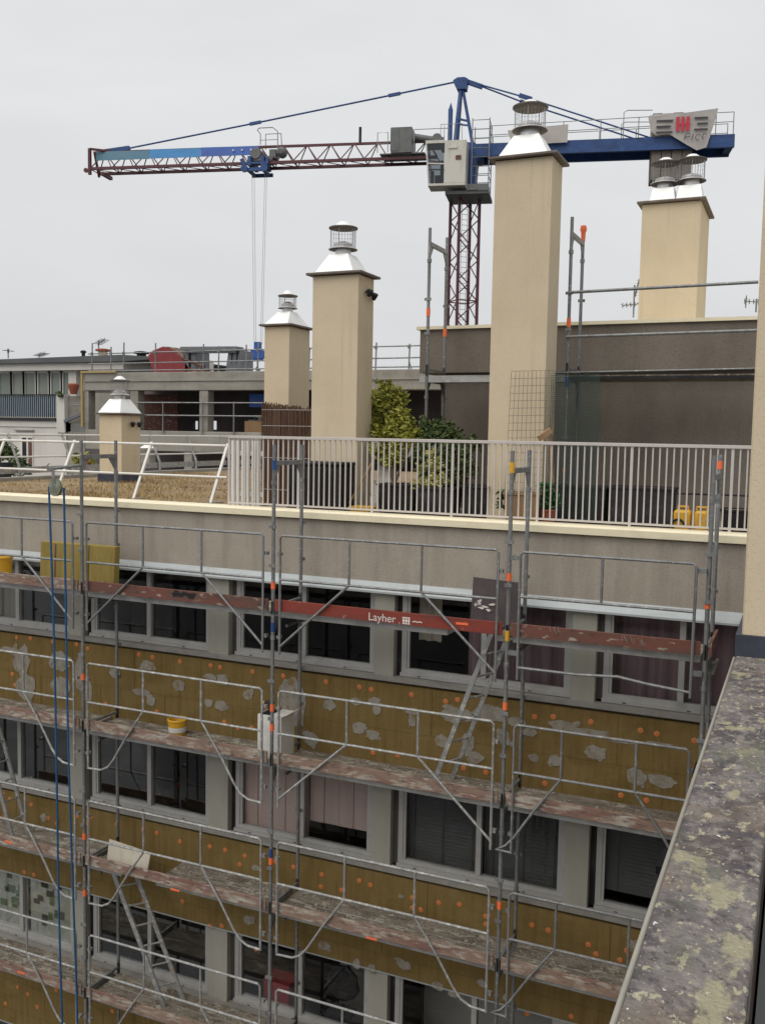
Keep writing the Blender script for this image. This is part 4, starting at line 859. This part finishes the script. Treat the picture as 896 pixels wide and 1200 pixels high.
# cab
cb = MB(); T0, T1 = -1.75, -.45
cb.prism([L(-.72,T0,13.95), L(.45,T0,13.95), L(.48,T0,16.25), L(-.72,T0,16.25)], nn_*(T1-T0))
cb.prism([L(-1.62,T0,13.82), L(.45,T0,13.82), L(.45,T0,13.94), L(-1.55,T0,13.94)], nn_*(T1-T0)); cb.prism([L(-1.80,T0,16.12), L(-.721,T0,16.12), L(-.721,T0,16.28), L(-1.80,T0,16.28)], nn_*(T1-T0))
for t in (T0, T1-.08):
    cb.beam(L(-1.58,t+.04,13.9), L(-1.76,t+.04,16.2), .07, .07); cb.beam(L(-1.68,t+.04,15.05), L(-.73,t+.04,15.0), .05, .07)
cab = cb.build('cab', m_cab, cr)
gl = MB(); gl.prism([L(-1.56,T0+.05,13.97), L(-.74,T0+.05,13.97), L(-.74,T0+.05,16.1), L(-1.74,T0+.05,16.1)], nn_*.02); gl.prism([L(-1.585,T0+.1,13.95), L(-1.765,T0+.1,16.1), L(-1.765,T1-.1,16.1), L(-1.585,T1-.1,13.95)], aa*.02); gl.build('cab_window', m_cabglass, cab)
q = MB(); lbox(q, -1.3, -.85, -1.3, -.8, 13.96, 14.5); lbox(q, -1.0, -.85, -1.3, -.8, 14.5, 15.3); lbox(q, -1.5, -1.35, -1.5, -1.2, 14.0, 14.7); q.build('operator_seat', m_grey, cab)
q = MB(); lbox(q, -.1, .2, T0-.04, T0-.002, 15.2, 15.42); q.build('lamp_box', m_redbrown, cab); q = MB(); lbox(q, -.5, -.02, T0-.05, T0-.002, 15.8, 15.92); q.build('vent_cover', m_cab, cab)
b = MB(); lbox(b, -.7, 1.75, -1.3, 1.2, 13.45, 13.62); lbox(b, .55, 1.75, -1.4, -1.32, 13.62, 13.95); b.build('work_platform', m_grey, cr)
b = MB()
for (s, t) in ((.75,-1.35),(1.7,-1.35),(1.7,.2),(.75,.2)): b.tube(L(s,t,13.6), L(s,t,17.5), .03, 5)
z = 13.9
while z < 17.6:
    for (p, q) in (((.75,-1.35),(1.7,-1.35)),((1.7,-1.35),(1.7,.2)),((1.7,.2),(.75,.2))): b.tube(L(*p,z), L(*q,z), .02, 4)
    z += .5
for (s0, s1) in ((-1.1,-.3),(-.9,.1)): b.path([L(s0,-.7,16.6), L(s0,-.7,17.45), L(s1,-.7,17.45), L(s1,-.7,16.6)], .02, 5)
b.build('access_cage', m_galv, cr)
# jib
jb = MB(); s0, s1 = -22.6, -1.3; zt, zb = 16.93, 15.8
jb.beam(L(s0,.2,zt), L(s1,.2,zt-.12), .13, .13)
for t in (-.4, .8): jb.beam(L(s0,t,zb), L(s1,t,zb-.05), .15, .16)
ns = 15; st2 = (s1-s0)/ns
for i in range(ns):
    a = s0+i*st2; mid = a+st2/2
    for t in (-.4, .8):
        jb.tube(L(a,t,zb), L(mid,.2,zt-.05), .035, 5); jb.tube(L(mid,.2,zt-.05), L(a+st2,t,zb), .035, 5)
    jb.tube(L(a,-.4,zb), L(a,.8,zb), .03, 5); jb.tube(L(a,-.4,zb), L(a+st2,.8,zb), .025, 5)
jb.beam(L(s0,-.4,15.45), L(s0,-.4,17.0), .16, .16); jb.beam(L(s0,.8,15.6), L(s0,.2,17.0), .12, .12); jb.beam(L(s0,-.4,16.98), L(s0+1.2,.2,16.95), .12, .12); jb.beam(L(s0+.8,-.4,15.5), L(s0+.8,.8,15.5), .2, .2)
jb.lathe(L(s0-.25,-.45,15.72), [(.14, 0), (.14, .1)], 12, nn_)
jb.build('jib', m_maroon, cr)
for (a, c, mt) in ((-22.35, -18.9, m_panelteal), (-18.88, -15.6, m_panelblue), (-15.58, -12.0, m_paneldeep)):
    b = MB(); b.prism([L(a,-.12,16.36), L(c,-.12,16.34), L(c,-.02,16.88), L(a,-.02,16.92)], nn_*.03); b.build('jib_panel', mt, cr)
b = MB()
for i in range(3): lbox(b, -13.6+.55*i, -13.5+.55*i, -.16, -.125, 16.6, 16.7)
b.build('panel_stud', m_whitepl, cr)
b = MB(); lbox(b, -12.7, -11.4, -.55, -.40, 15.30, 15.5); lbox(b, -12.7, -11.4, .8, .95, 15.30, 15.5); lbox(b, -12.6, -12.4, -.4, .8, 15.32, 15.45); lbox(b, -11.7, -11.5, -.4, .8, 15.32, 15.45)
b.beam(L(-12.9,-.55,16.0), L(-12.55,-.5,15.35), .12, .2); b.beam(L(-11.25,-.55,16.0), L(-11.5,-.5,15.35), .12, .2); b.beam(L(-12.9,-.55,15.75), L(-11.2,-.55,15.75), .08, .12); lbox(b, -12.5, -12.3, -.6, .9, 15.6, 16.15); lbox(b, -11.7, -11.5, -.6, .9, 15.6, 16.15)
for s in (-12.7, -11.5): b.lathe(L(s,-.62,15.45), [(.22,0),(.22,.12)], 14, nn_)
b.build('trolley', m_blue, cr)
b = MB(); b.lathe(L(-12.1,-.35,16.35), [(.3,0),(.36,.1),(.36,.8),(.3,.9)], 14, nn_); b.lathe(L(-10.6,-.3,16.45), [(.14,0),(.3,.15),(.3,.5)], 12, nn_); lbox(b, -12.4, -11.1, -.3, .7, 15.95, 16.2); lbox(b, -11.3, -10.9, -.2, .4, 16.1, 16.6)
b.build('trolley_winch', m_grey, cr)
b = MB(); b.path([L(-11.75,-.5,16.8), L(-11.75,-.5,17.4), L(-11.95,-.5,17.65), L(-11.8,-.5,17.75), L(-11.0,-.5,17.75), L(-10.7,-.5,17.5), L(-10.7,-.5,16.3)], .03, 5); b.path([L(-11.75,-.5,17.05), L(-10.7,-.5,17.05)], .02, 5); b.path([L(-11.75,.5,16.8), L(-11.75,.5,17.7), L(-10.8,.5,17.7), L(-10.7,.5,16.3)], .03, 5); b.build('basket_rail', m_galv, cr)
MB().beam(L(-5.93,.2,16.8), L(-5.93,.2,17.78), .12, .12).build('lamp_pole', m_black, cr)
b = MB(); lbox(b, -3.95, -2.75, -.7, .8, 16.0, 17.4); lbox(b, -3.97, -3.5, -.72, -.7, 16.1, 17.35); lbox(b, -4.6, -2.0, -.6, .9, 15.94, 16.0); b.build('switch_cabinet', m_grey, cr)
b = MB(); b.path([L(-2.6,-.2,16.95), L(-2.1,-.2,16.85), L(-1.5,-.2,16.75), L(-1.0,-.2,16.7)], .2, 10); b.lathe(L(-1.35,-.4,16.8), [(.28,0),(.28,.6)], 12, nn_); b.build('hoist_winch', m_grey, cr)
b = MB(); b.path([L(-4.7,-.8,16), L(-4.7,-.8,17.1), L(-4.1,-.8,17.1), L(-4.1,-.8,16)], .025, 5); b.path([L(-2.6,-.8,16), L(-2.6,-.8,17.2), L(-.6,-.8,17.2), L(-.6,-.8,16.6)], .025, 5); b.tube(L(-4.7,-.8,16.5), L(-4.1,-.8,16.5), .02, 5); b.build('platform_rail', m_galv, cr)
# counter-jib
b = MB(); lbox(b, .9, 14.7, -.75, -.55, 15.62, 16.3); lbox(b, .9, 14.7, .95, 1.15, 15.62, 16.3); lbox(b, .95, 14.6, -.54, .94, 16.0, 16.08); lbox(b, 14.3, 14.7, -.54, .94, 15.7, 16.0)
b.build('counter_jib', m_blue, cr)
b = MB()
for t in (-.78, 1.18):
    for zz in (16.75, 17.25): b.tube(L(1.7,t,zz-.02), L(14.6,t,zz+.18), .022, 5)
    s = 1.7
    while s < 14.7: b.tube(L(s,t,16.25), L(s,t,17.25+(s-1.7)/12.9*.18), .025, 5); s += 2.0
    b.tube(L(14.6,t,16.3), L(14.6,t,17.43), .025, 5); b.path([L(8.9,t,16.3), L(8.9,t,17.65), L(9.1,t,17.75), L(10.4,t,17.7)], .025, 5)
b.build('walkway_rail', m_galv, cr)
for i in range(4):
    b = MB(); s = 10.45+i*.54; lbox(b, s, s+.5, -.5, .9, 14.1, 17.62-.03*(i % 2)); b.build('ballast_block', m_ballast, cr)
# tie bars
b = MB(); b.path([L(-.45,.2,20.05), L(-12.3,.2,18.27), L(-20.4,.2,17.1)], .05, 6)
for (s, z) in ((-3.95,19.52),(-12.3,18.27),(-20.6,17.05)): b.beam(L(s-.35,.2,z-.05), L(s+.35,.2,z+.05), .12, .17)
b.beam(L(-22.2,.2,16.95), L(-20.3,.2,17.13), .14, .24)
b.build('jib_tie', m_blue, cr)
b = MB()
for t in (-.25, .75): b.path([L(.3,.2,20.05), L(3.6,t,18.85), L(10.4,t,16.4)], .045, 6)
b.beam(L(3.2,-.25,19.0), L(3.9,-.25,18.75), .12, .22); b.beam(L(3.2,.75,19.0), L(3.9,.75,18.75), .12, .22); b.beam(L(-.1,.2,20.15), L(1.1,.2,19.7), .2, .24); b.build('counter_tie', m_blue, cr)
# banners
def ban(pts, t, name):
    b = MB(); b.prism([L(s, t+.05*math.sin(3*s), z) for (s, z) in pts], nn_*.02); return b.build(name, m_banner, cr, smooth=False)
bn1 = ban([(10.15,17.3),(10.5,17.42),(12.0,17.40),(13.75,17.58),(13.6,16.9),(13.25,15.6),(12.75,15.45),(12.2,15.75),(11.3,16.35),(10.6,16.3),(10.35,16.5)], -1.0, 'banner')
ib = MB(); rb = MB(); tb = -1.09
for i, zz in enumerate((17.02, 16.72, 16.42)):
    q = MB(); lbox(q, 10.60, 11.45-.1*(i == 1), tb-.003, tb, zz-.06, zz+.05); q.build('ink_line', m_ink, bn1)
    q = MB(); lbox(q, 12.55+.15*(i == 1), 13.25, tb-.003, tb, zz+.02, zz+.13); q.build('ink_line', m_ink, bn1)
for i in range(3): lbox(rb, 11.62+.26*i, 11.79+.26*i, tb-.004, tb, 16.45, 17.2)
lbox(rb, 11.60, 12.34, tb-.0045, tb-.001, 16.78, 16.86)
for pts in ([(12.05,16.0),(12.15,16.3),(12.35,16.3),(12.35,16.15),(12.1,16.12)], [(12.45,15.95),(12.52,16.28)], [(12.9,16.2),(12.75,16.26),(12.62,16.1),(12.7,15.95),(12.85,15.95)], [(13.2,16.22),(13.05,16.28),(12.98,16.1),(13.05,15.98)]):
    ib.path([L(s,tb-.01,z) for (s,z) in pts], .02, 4)
ib.build('lettering', m_ink, bn1); rb.build('red_emblem', m_redink, bn1)
ban([(2.65,16.9),(3.2,16.95),(5.95,17.08),(5.93,16.12),(4.0,16.1),(2.95,16.1)], -.95, 'banner')
# hoist ropes and hook block
b = MB()
for (s, t) in ((-12.42,0),(-12.38,.3),(-11.62,0),(-11.60,.3)): b.tube(L(s,t,15.4), L(-12.02+(s+12.02)*.5,t,5.3), .014, 4)
b.build('hoist_rope', m_galv_pale, cr)
p = PY(300, 412, 49.5); 
hk = MB(); zc = 4.75
lbox(hk, -12.2, -11.85, -.1, .35, zc+.1, zc+.65); lbox(hk, -12.4, -11.65, -.15, .4, zc-.35, zc+.15); hk.prism([L(-12.35,-.1,zc-.35), L(-11.7,-.1,zc-.35), L(-11.85,-.1,zc-.48), L(-12.2,-.1,zc-.48)], nn_*.4)
hk = hk.build('hook_block', m_paneldeep, cr)
b = MB(); b.path([L(-12.02,.1,zc-.45), L(-12.02,.1,zc-.8), L(-12.14,.1,zc-.95), L(-12.0,.1,zc-1.1), L(-11.88,.1,zc-.98)], .06, 6); b.build('hook', m_grey, hk)

# ------------------------------------------------------------------ concrete building under construction
CY = 28.0
cs = thing('concrete_shell', (-18, CY, -21), 'unfinished grey concrete building with open bays and tube guardrails', 'building')
def cx(u, v=450): return PY(u, v, CY).x
zt, zm, zs = PY(200, 436, CY).z, PY(200, 457.5, CY).z, PY(200, 505, CY).z; zl = PY(200, 529, CY).z
xl, xr = cx(99), cx(560)
MB().box(xl, xr, CY, CY+.5, zm, zt).build('edge_beam', m_conc, cs, bevel=.02)
MB().box(xl, xr, CY-.04, CY+.4, PY(200,446,CY).z-.02, PY(200,446,CY).z+.02).build('beam_ledge', m_conc, cs)
MB().box(xl, xr, CY+.5, CY+4.2, zt-.3, zt).build('roof_slab', m_conc, cs)
MB().box(xl, xr, CY+.02, CY+.4, zl, zs).build('parapet', m_conc, cs, bevel=.02)
for (u0, u1) in ((97, 103), (152, 161), (233, 243), (318, 328), (408, 418), (540, 552)): 
    MB().box(cx(u0), cx(u1), CY+.03, CY+.42, zs, zm).build('column', m_conc, cs, bevel=.02)
for (u0, u1) in ((128,135),(215,224),(300,312),(420,435)): MB().box(cx(u0), cx(u1), CY+.05, CY+.4, zl-3, zl).build('column', m_conc, cs)
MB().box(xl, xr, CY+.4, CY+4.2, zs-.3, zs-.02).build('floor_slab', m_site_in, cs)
MB().box(xl, xr, CY-.02, CY+4.2, zl-3.2, zl-3).build('lower_slab', m_conc, cs); MB().box(xl, xr, CY+.02, CY+.3, -21, zl-3.2).build('lower_wall', m_conc, cs)
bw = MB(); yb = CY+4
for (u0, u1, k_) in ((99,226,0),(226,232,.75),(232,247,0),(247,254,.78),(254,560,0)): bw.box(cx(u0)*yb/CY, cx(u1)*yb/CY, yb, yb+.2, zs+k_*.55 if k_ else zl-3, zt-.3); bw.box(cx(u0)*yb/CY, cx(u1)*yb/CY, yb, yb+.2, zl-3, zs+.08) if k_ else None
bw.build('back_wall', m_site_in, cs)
b = MB(); b.box(cx(165)*1.1, cx(205)*1.1, CY+3, CY+3.1, zs, zm); b.build('partition', m_redbrown, cs)
b = MB(); b.box(cx(103)*1.05, cx(128)*1.05, CY+1.8, CY+1.9, zs, zm); b.build('partition', m_conc, cs)
MB().box(cx(274), cx(312), CY+1.0, CY+1.08, PY(290,476,CY).z, PY(290,460,CY).z).build('blue_tarpaulin', m_paneldeep, cs)
MB().box(cx(274), cx(312), CY+.7, CY+.78, zs, PY(290,493,CY).z).build('timber_board', m_wood, cs)
for i in range(7):
    x = cx(245)+R.uniform(0, 1.5); zz = R.uniform(zs, zs+.7); MB().box(x, x+R.uniform(.1,.3), CY+2.5, CY+2.55, zz, zz+R.uniform(.08,.25)).build('pale_block', m_whitepl, cs)
b = MB()
for zz in (zs+.55, zs+1.0): b.tube((cx(160), CY-.05, zz), (cx(312), CY-.05, zz), .025, 5)
for u in (192, 238, 275): b.tube((cx(u), CY-.05, zs-.1), (cx(u), CY-.05, zs+1.05), .025, 5)
b.build('bay_guard', m_galv, cs)
b = MB()
for v in (410, 423): b.tube((cx(102), CY+.1, PY(300,v,CY).z), (cx(500), CY+.1, PY(300,v-1,CY).z), .024, 5)
b.tube((cx(102), CY+.1, zt+.08), (cx(500), CY+.1, zt+.08), .024, 5)
for u in (106, 128, 143, 180, 236, 254, 286, 300, 330, 360, 400, 438, 477):
    b.tube((cx(u), CY+.1, zt), (cx(u)+.02, CY+.1, PY(u, 404+3*math.sin(u), CY).z), .026, 5)
    b.lathe((cx(u), CY+.1, PY(300,410,CY).z-.05), [(.05,0),(.05,.1)], 6)
b.tube((cx(480), CY+.1, zt), (cx(477), CY+.1, PY(477,422,CY).z), .024, 5)
b.build('roof_guard', m_galv, cs)
b = MB(); b.box(cx(96), cx(137), CY-.08, CY+.0, zt-.0, zt+.07); b.box(cx(96), cx(98), CY-.06, CY+.0, PY(96,500,CY).z, zt); b.build('yellow_edge_film', m_ins_y, cs)
MB().box(cx(136), cx(178), CY+3.6, CY+3.9, zt, PY(150,424,CY+3.6).z).build('white_upstand', m_wall_w, cs)
# red skip and formwork on its roof
ys = CY+1.2
def cp(u, v): return PY(u, v, ys)
sk = thing('concrete_skip', (cp(200,436).x, ys, zt), 'dark red steel skip tipped on the concrete roof', 'skip')
MB().prism([cp(173,417), cp(178,411), cp(190,406), cp(199,407), cp(214,419), cp(226,437), cp(179,437)], (0, 1.4, 0)).build('hopper', m_skip, sk, bevel=.03)
b = MB(); b.prism([cp(191,405.5), cp(211,408), cp(216,420), cp(200,407.5)], (0, 1.45, 0)); b.build('chute_lip', m_pinkboard, sk)
b = MB(); b.tube(cp(214,420), cp(240,430), .05, 6); b.tube(cp(228,437), cp(240,428), .05, 6); b.beam(cp(222,435), cp(243,436), .3, .18); b.build('tow_frame', m_redbrown, sk)
fw = thing('formwork_rack', (cp(250,436).x, ys+.3, zt), 'grey steel formwork panels racked on the concrete roof', 'formwork')
b = MB(); b.beam(cp(216,409), cp(281,408.5), .5, .12); b.beam(cp(220,413), cp(278,412.5), .3, .06); b.build('top_panel', m_steelgrey, fw)
for (u0, u1) in ((266,270),(272,276),(278,280)): MB().prism([cp(u0-2,437), cp(u1+1,437), cp(u1+1,410), cp(u0+2,410)], (0, .9, 0)).build('upright_panel', m_steelgrey, fw)
for (u0, u1) in ((217,221),(224,229)): MB().prism([cp(u0,437), cp(u1,437), cp(u1,412), cp(u0,412)], (0, .9, 0)).build('upright_panel', m_steelgrey, fw)

# ------------------------------------------------------------------ white house at the left
HY = 33.0
hs = thing('white_house', (-25, HY, -21), 'white rendered house with a glazed upper loggia and blue balcony', 'house')
def hx(u, v=450): return PY(u, v, HY).x
def hz(v, u=30): return PY(u, v, HY).z
xl = hx(-90); xr = hx(77)
MB().box(xl, xr, HY, HY+8, -21, hz(492)).build('lower_wall', m_wall_w, hs)
MB().box(xl, hx(67.5), HY-.05, HY-.001, hz(500), hz(493)).build('string_course', m_wall_w, hs)
MB().box(hx(67.5), xr, HY-.08, HY+.3, hz(506), hz(462)).build('corner_pier', m_wall_w, hs)
MB().box(xl, xr, HY+1.2, HY+8, hz(492)+.001, hz(433)).build('loggia_wall', m_wall_w, hs)
MB().box(hx(88)*1.04, hx(97)*1.04, HY+.9, HY+1.19, hz(463), hz(430)).build('side_pier', m_wall_w, hs)
MB().box(xl, hx(135), HY+.6, HY+8, hz(433), hz(424.5)).build('roof_fascia', m_wall_w, hs)
b = MB(); b.prism([(xl, HY+.4, hz(424.5)+.002), (hx(140), HY+.4, hz(424.5)+.002), (hx(180), HY+.4, hz(422)), (hx(180), HY+.4, hz(420.5)), (hx(135), HY+.4, hz(417)), (xl, HY+.4, hz(421))], (0, 7, 0)); b.build('roof', m_roofdark, hs)
for (u0, u1) in ((1,14),(16.5,28.5),(31,43),(46.5,59),(61,73),(75,87)):
    s = (HY+1.15)/HY
    f = MB(); x0, x1 = hx(u0)*s, hx(u1)*s; z0, z1 = hz(464)*s, hz(437.5)*s; y = HY+1.1
    f.box(x0-.14, x0, y-.05, y+.09, z0-.6, z1+.1); f.box(x1, x1+.14, y-.05, y+.09, z0-.6, z1+.1); f.box(x0, x1, y-.05, y+.09, z1, z1+.1)
    wo = f.build('window', m_white, hs); MB().box(x0, x1, y+.02, y+.05, z0-.6, z1).build('pane', m_farglass, wo)
b = MB(); b.box(xl, hx(67), HY-.03, HY+.0, hz(488), hz(464)); b.build('balcony_panel', m_bluebal, hs)
b = MB(); x = xl
while x < hx(67): b.box(x, x+.025, HY-.07, HY-.04, hz(489), hz(463)); x += .115
b.box(xl, hx(67), HY-.08, HY-.03, hz(463.5), hz(462)); b.build('balcony_bars', m_planter, hs)
MB().box(xl, hx(67), HY-.15, HY+.1, hz(492.5), hz(489.5)).build('balcony_slab', m_planter, hs)
b = MB(); b.box(hx(23), hx(38.5), HY-.04, HY-.002, hz(552), hz(511)); do = b.build('door', m_white, hs); MB().box(hx(26.5), hx(31), HY-.06, HY-.041, hz(548), hz(513)).build('pane', m_black, do); MB().box(hx(33.5), hx(37.5), HY-.06, HY-.041, hz(548), hz(513)).build('pane', m_redbrown, do)
MB().box(hx(18), hx(40), HY-.1, HY-.001, hz(505), hz(503.5)).build('door_lintel', m_sill, hs)
t = thing('flower_pot', (hx(86.5), HY+.9, hz(463)), 'terracotta pot on the ledge by the white house pier', 'pot'); p = PY(86.5, 462, HY-.2)
MB().lathe((p.x, HY-.2, p.z), [(.13,0),(.23,.3),(.25,.42),(.2,.47),(.17,.47)], 16).build('pot', m_terra, t); leafy(t, 'leaves', [(p.x-.8, HY-.2, p.z+.0, .18, 1.)], 120, .07, m_leaf_d, 3)
# link wall between house and shell
lk = thing('link_wall', (hx(85), HY+.3, -21), 'grey concrete link wall with a steel strut beside the white house', 'wall')
MB().box(xr+.01, cx(103)*HY/CY, HY+.1, HY+.4, -21, hz(505)).build('wall', m_conc, lk); MB().box(xr+.01, hx(95), HY+.15, HY+.4, hz(495), hz(464)).build('upper_wall', m_conc, lk)
MB().beam(PY(76,494,HY-.1), PY(97,485,HY-.1), .12, .12).build('strut', m_steelgrey, lk); MB().tube(PY(80,475,HY-.1), PY(118,475,HY-.1), .025, 5).build('bar', m_galv, lk)

# ------------------------------------------------------------------ antennas and flues
def antenna(u, v0, v1, Y, label, arms, r=.018):
    p, q = PY(u, v0, Y), PY(u, v1, Y); t = thing('antenna', (p.x, Y, p.z), label, 'antenna')
    MB().tube((p.x, Y, p.z), (p.x, Y, q.z), r, 6).build('mast', m_galv, t)
    b = MB()
    for (ua, va, ub, vb) in arms:
        a, c = PY(ua, va, Y), PY(ub, vb, Y); b.tube(a, c, r*.7, 5)
        for k in range(5): m_ = a+(c-a)*(k/4); b.tube(m_+V((0,-.2*r/.018,0)), m_+V((0,.2*r/.018,0)), r*.5, 4); b.tube(m_-V((0,0,.06*r/.018)), m_+V((0,0,.06*r/.018)), r*.5, 4)
    b.build('aerial', m_galv, t)
antenna(741.5, 372, 334, 17.5, 'thin aerial in front of the wide twin-cowl chimney, left edge', [(729,358,748,356), (744,345,748,330)], .014)
antenna(885, 366, 350, 18, 'small aerial at the near chimney edge over the penthouse roof', [(872,353,893,354), (873,358,874,349)], .014)
antenna(116, 424, 399, 36, 'thin rooftop aerial with a raised arm beyond the white house', [(115,403,123,398)], .03)
antenna(47, 419, 415, 36, 'low aerial on the white house roof', [(45,417,53,414)], .03)
antenna(10, 420, 410, 36, 'short bare aerial mast on the white house roof', [(9,411,11,411)], .03)
for (u, v0, v1, wd, lab, mt) in ((98,419,411,.12,'thin dark flue pipe on the white house roof',m_black), (121,419,409,.3,'squat pale chimney pot on the white house roof',m_terra), (166,420,412,.3,'flat topped dark roof vent left of the red skip',m_black)):
    Y = 35; p, q = PY(u, v0+5, Y), PY(u, v1, Y); t = thing('roof_flue', (p.x, Y, p.z), lab, 'flue')
    MB().lathe((p.x, Y, p.z), [(wd*.7, 0), (wd*.7, q.z-p.z-.1)], 12).build('pipe', mt if mt is not m_terra else m_stucco, t); MB().lathe((p.x, Y, q.z-.1), [(wd*1.15, 0), (wd*1.15, .08), (wd*.4, .12)], 12).build('cap', mt, t)

# ------------------------------------------------------------------ light
wd = bpy.data.worlds.new('World'); S.world = wd; wd.use_nodes = True; N = wd.node_tree.nodes; LK = wd.node_tree.links
bg = N['Background']; sky = N.new('ShaderNodeTexSky'); sky.sky_type = 'NISHITA'; sky.sun_disc = False
EL, AZ = math.radians(58), math.radians(205)          # sun over the photographer's left shoulder, azimuth from +Y clockwise
sky.sun_elevation = EL; sky.sun_rotation = AZ; sky.air_density = 1.0; sky.dust_density = 3.0; sky.ozone_density = 1.0
hs_ = N.new('ShaderNodeHueSaturation'); hs_.inputs['Saturation'].default_value = .10; LK.new(sky.outputs[0], hs_.inputs['Color'])
tc = N.new('ShaderNodeTexCoord'); no = N.new('ShaderNodeTexNoise'); no.inputs['Scale'].default_value = 3.0; no.inputs['Distortion'].default_value = .5; no.inputs['Detail'].default_value = 4; mpw = N.new('ShaderNodeMapping'); mpw.inputs['Scale'].default_value = (1, 1, 2.6); LK.new(tc.outputs['Generated'], mpw.inputs[0]); LK.new(mpw.outputs[0], no.inputs['Vector'])
sx = N.new('ShaderNodeSeparateXYZ'); LK.new(tc.outputs['Generated'], sx.inputs[0])
rz = N.new('ShaderNodeMapRange'); rz.inputs[1].default_value = .0; rz.inputs[2].default_value = .42; rz.inputs[3].default_value = .93; rz.inputs[4].default_value = 1.10; LK.new(sx.outputs[2], rz.inputs[0])
zm_ = N.new('ShaderNodeMath'); zm_.operation = 'MULTIPLY'; LK.new(rz.outputs[0], zm_.inputs[1])
rp = N.new('ShaderNodeMapRange'); rp.inputs[1].default_value = .3; rp.inputs[2].default_value = .7; rp.inputs[3].default_value = .955; rp.inputs[4].default_value = 1.045; LK.new(no.outputs[0], rp.inputs[0])
gm = N.new('ShaderNodeMix'); gm.data_type = 'RGBA'; gm.blend_type = 'MULTIPLY'; gm.inputs[0].default_value = 1
cl_ = N.new('ShaderNodeMix'); cl_.data_type = 'RGBA'; cl_.inputs[0].default_value = .88; LK.new(hs_.outputs[0], cl_.inputs[6]); cl_.inputs[7].default_value = (5.30, 5.40, 5.50, 1)
LK.new(cl_.outputs[2], gm.inputs[6]); LK.new(rp.outputs[0], zm_.inputs[0]); LK.new(zm_.outputs[0], gm.inputs[7]); LK.new(gm.outputs[2], bg.inputs[0]); bg.inputs[1].default_value = .10
sd = bpy.data.lights.new('sun', 'SUN'); so = bpy.data.objects.new('sun', sd); COL.objects.link(so); sd.energy = 1.5; sd.angle = math.radians(75); sd.color = (1, .94, .86)
dirv = V((math.sin(AZ)*math.cos(EL), math.cos(AZ)*math.cos(EL), math.sin(EL))); so.rotation_euler = dirv.to_track_quat('Z', 'Y').to_euler()
S.view_settings.view_transform = 'Standard'; S.view_settings.look = 'None'; S.view_settings.exposure = .48; S.view_settings.gamma = 1
S.render.engine = 'CYCLES'; S.cycles.max_bounces = 6; S.cycles.transparent_max_bounces = 12
try: S.cycles.use_denoising = True
except Exception: pass
for o in list(bpy.data.objects):
    if '_o' in o: del o['_o']
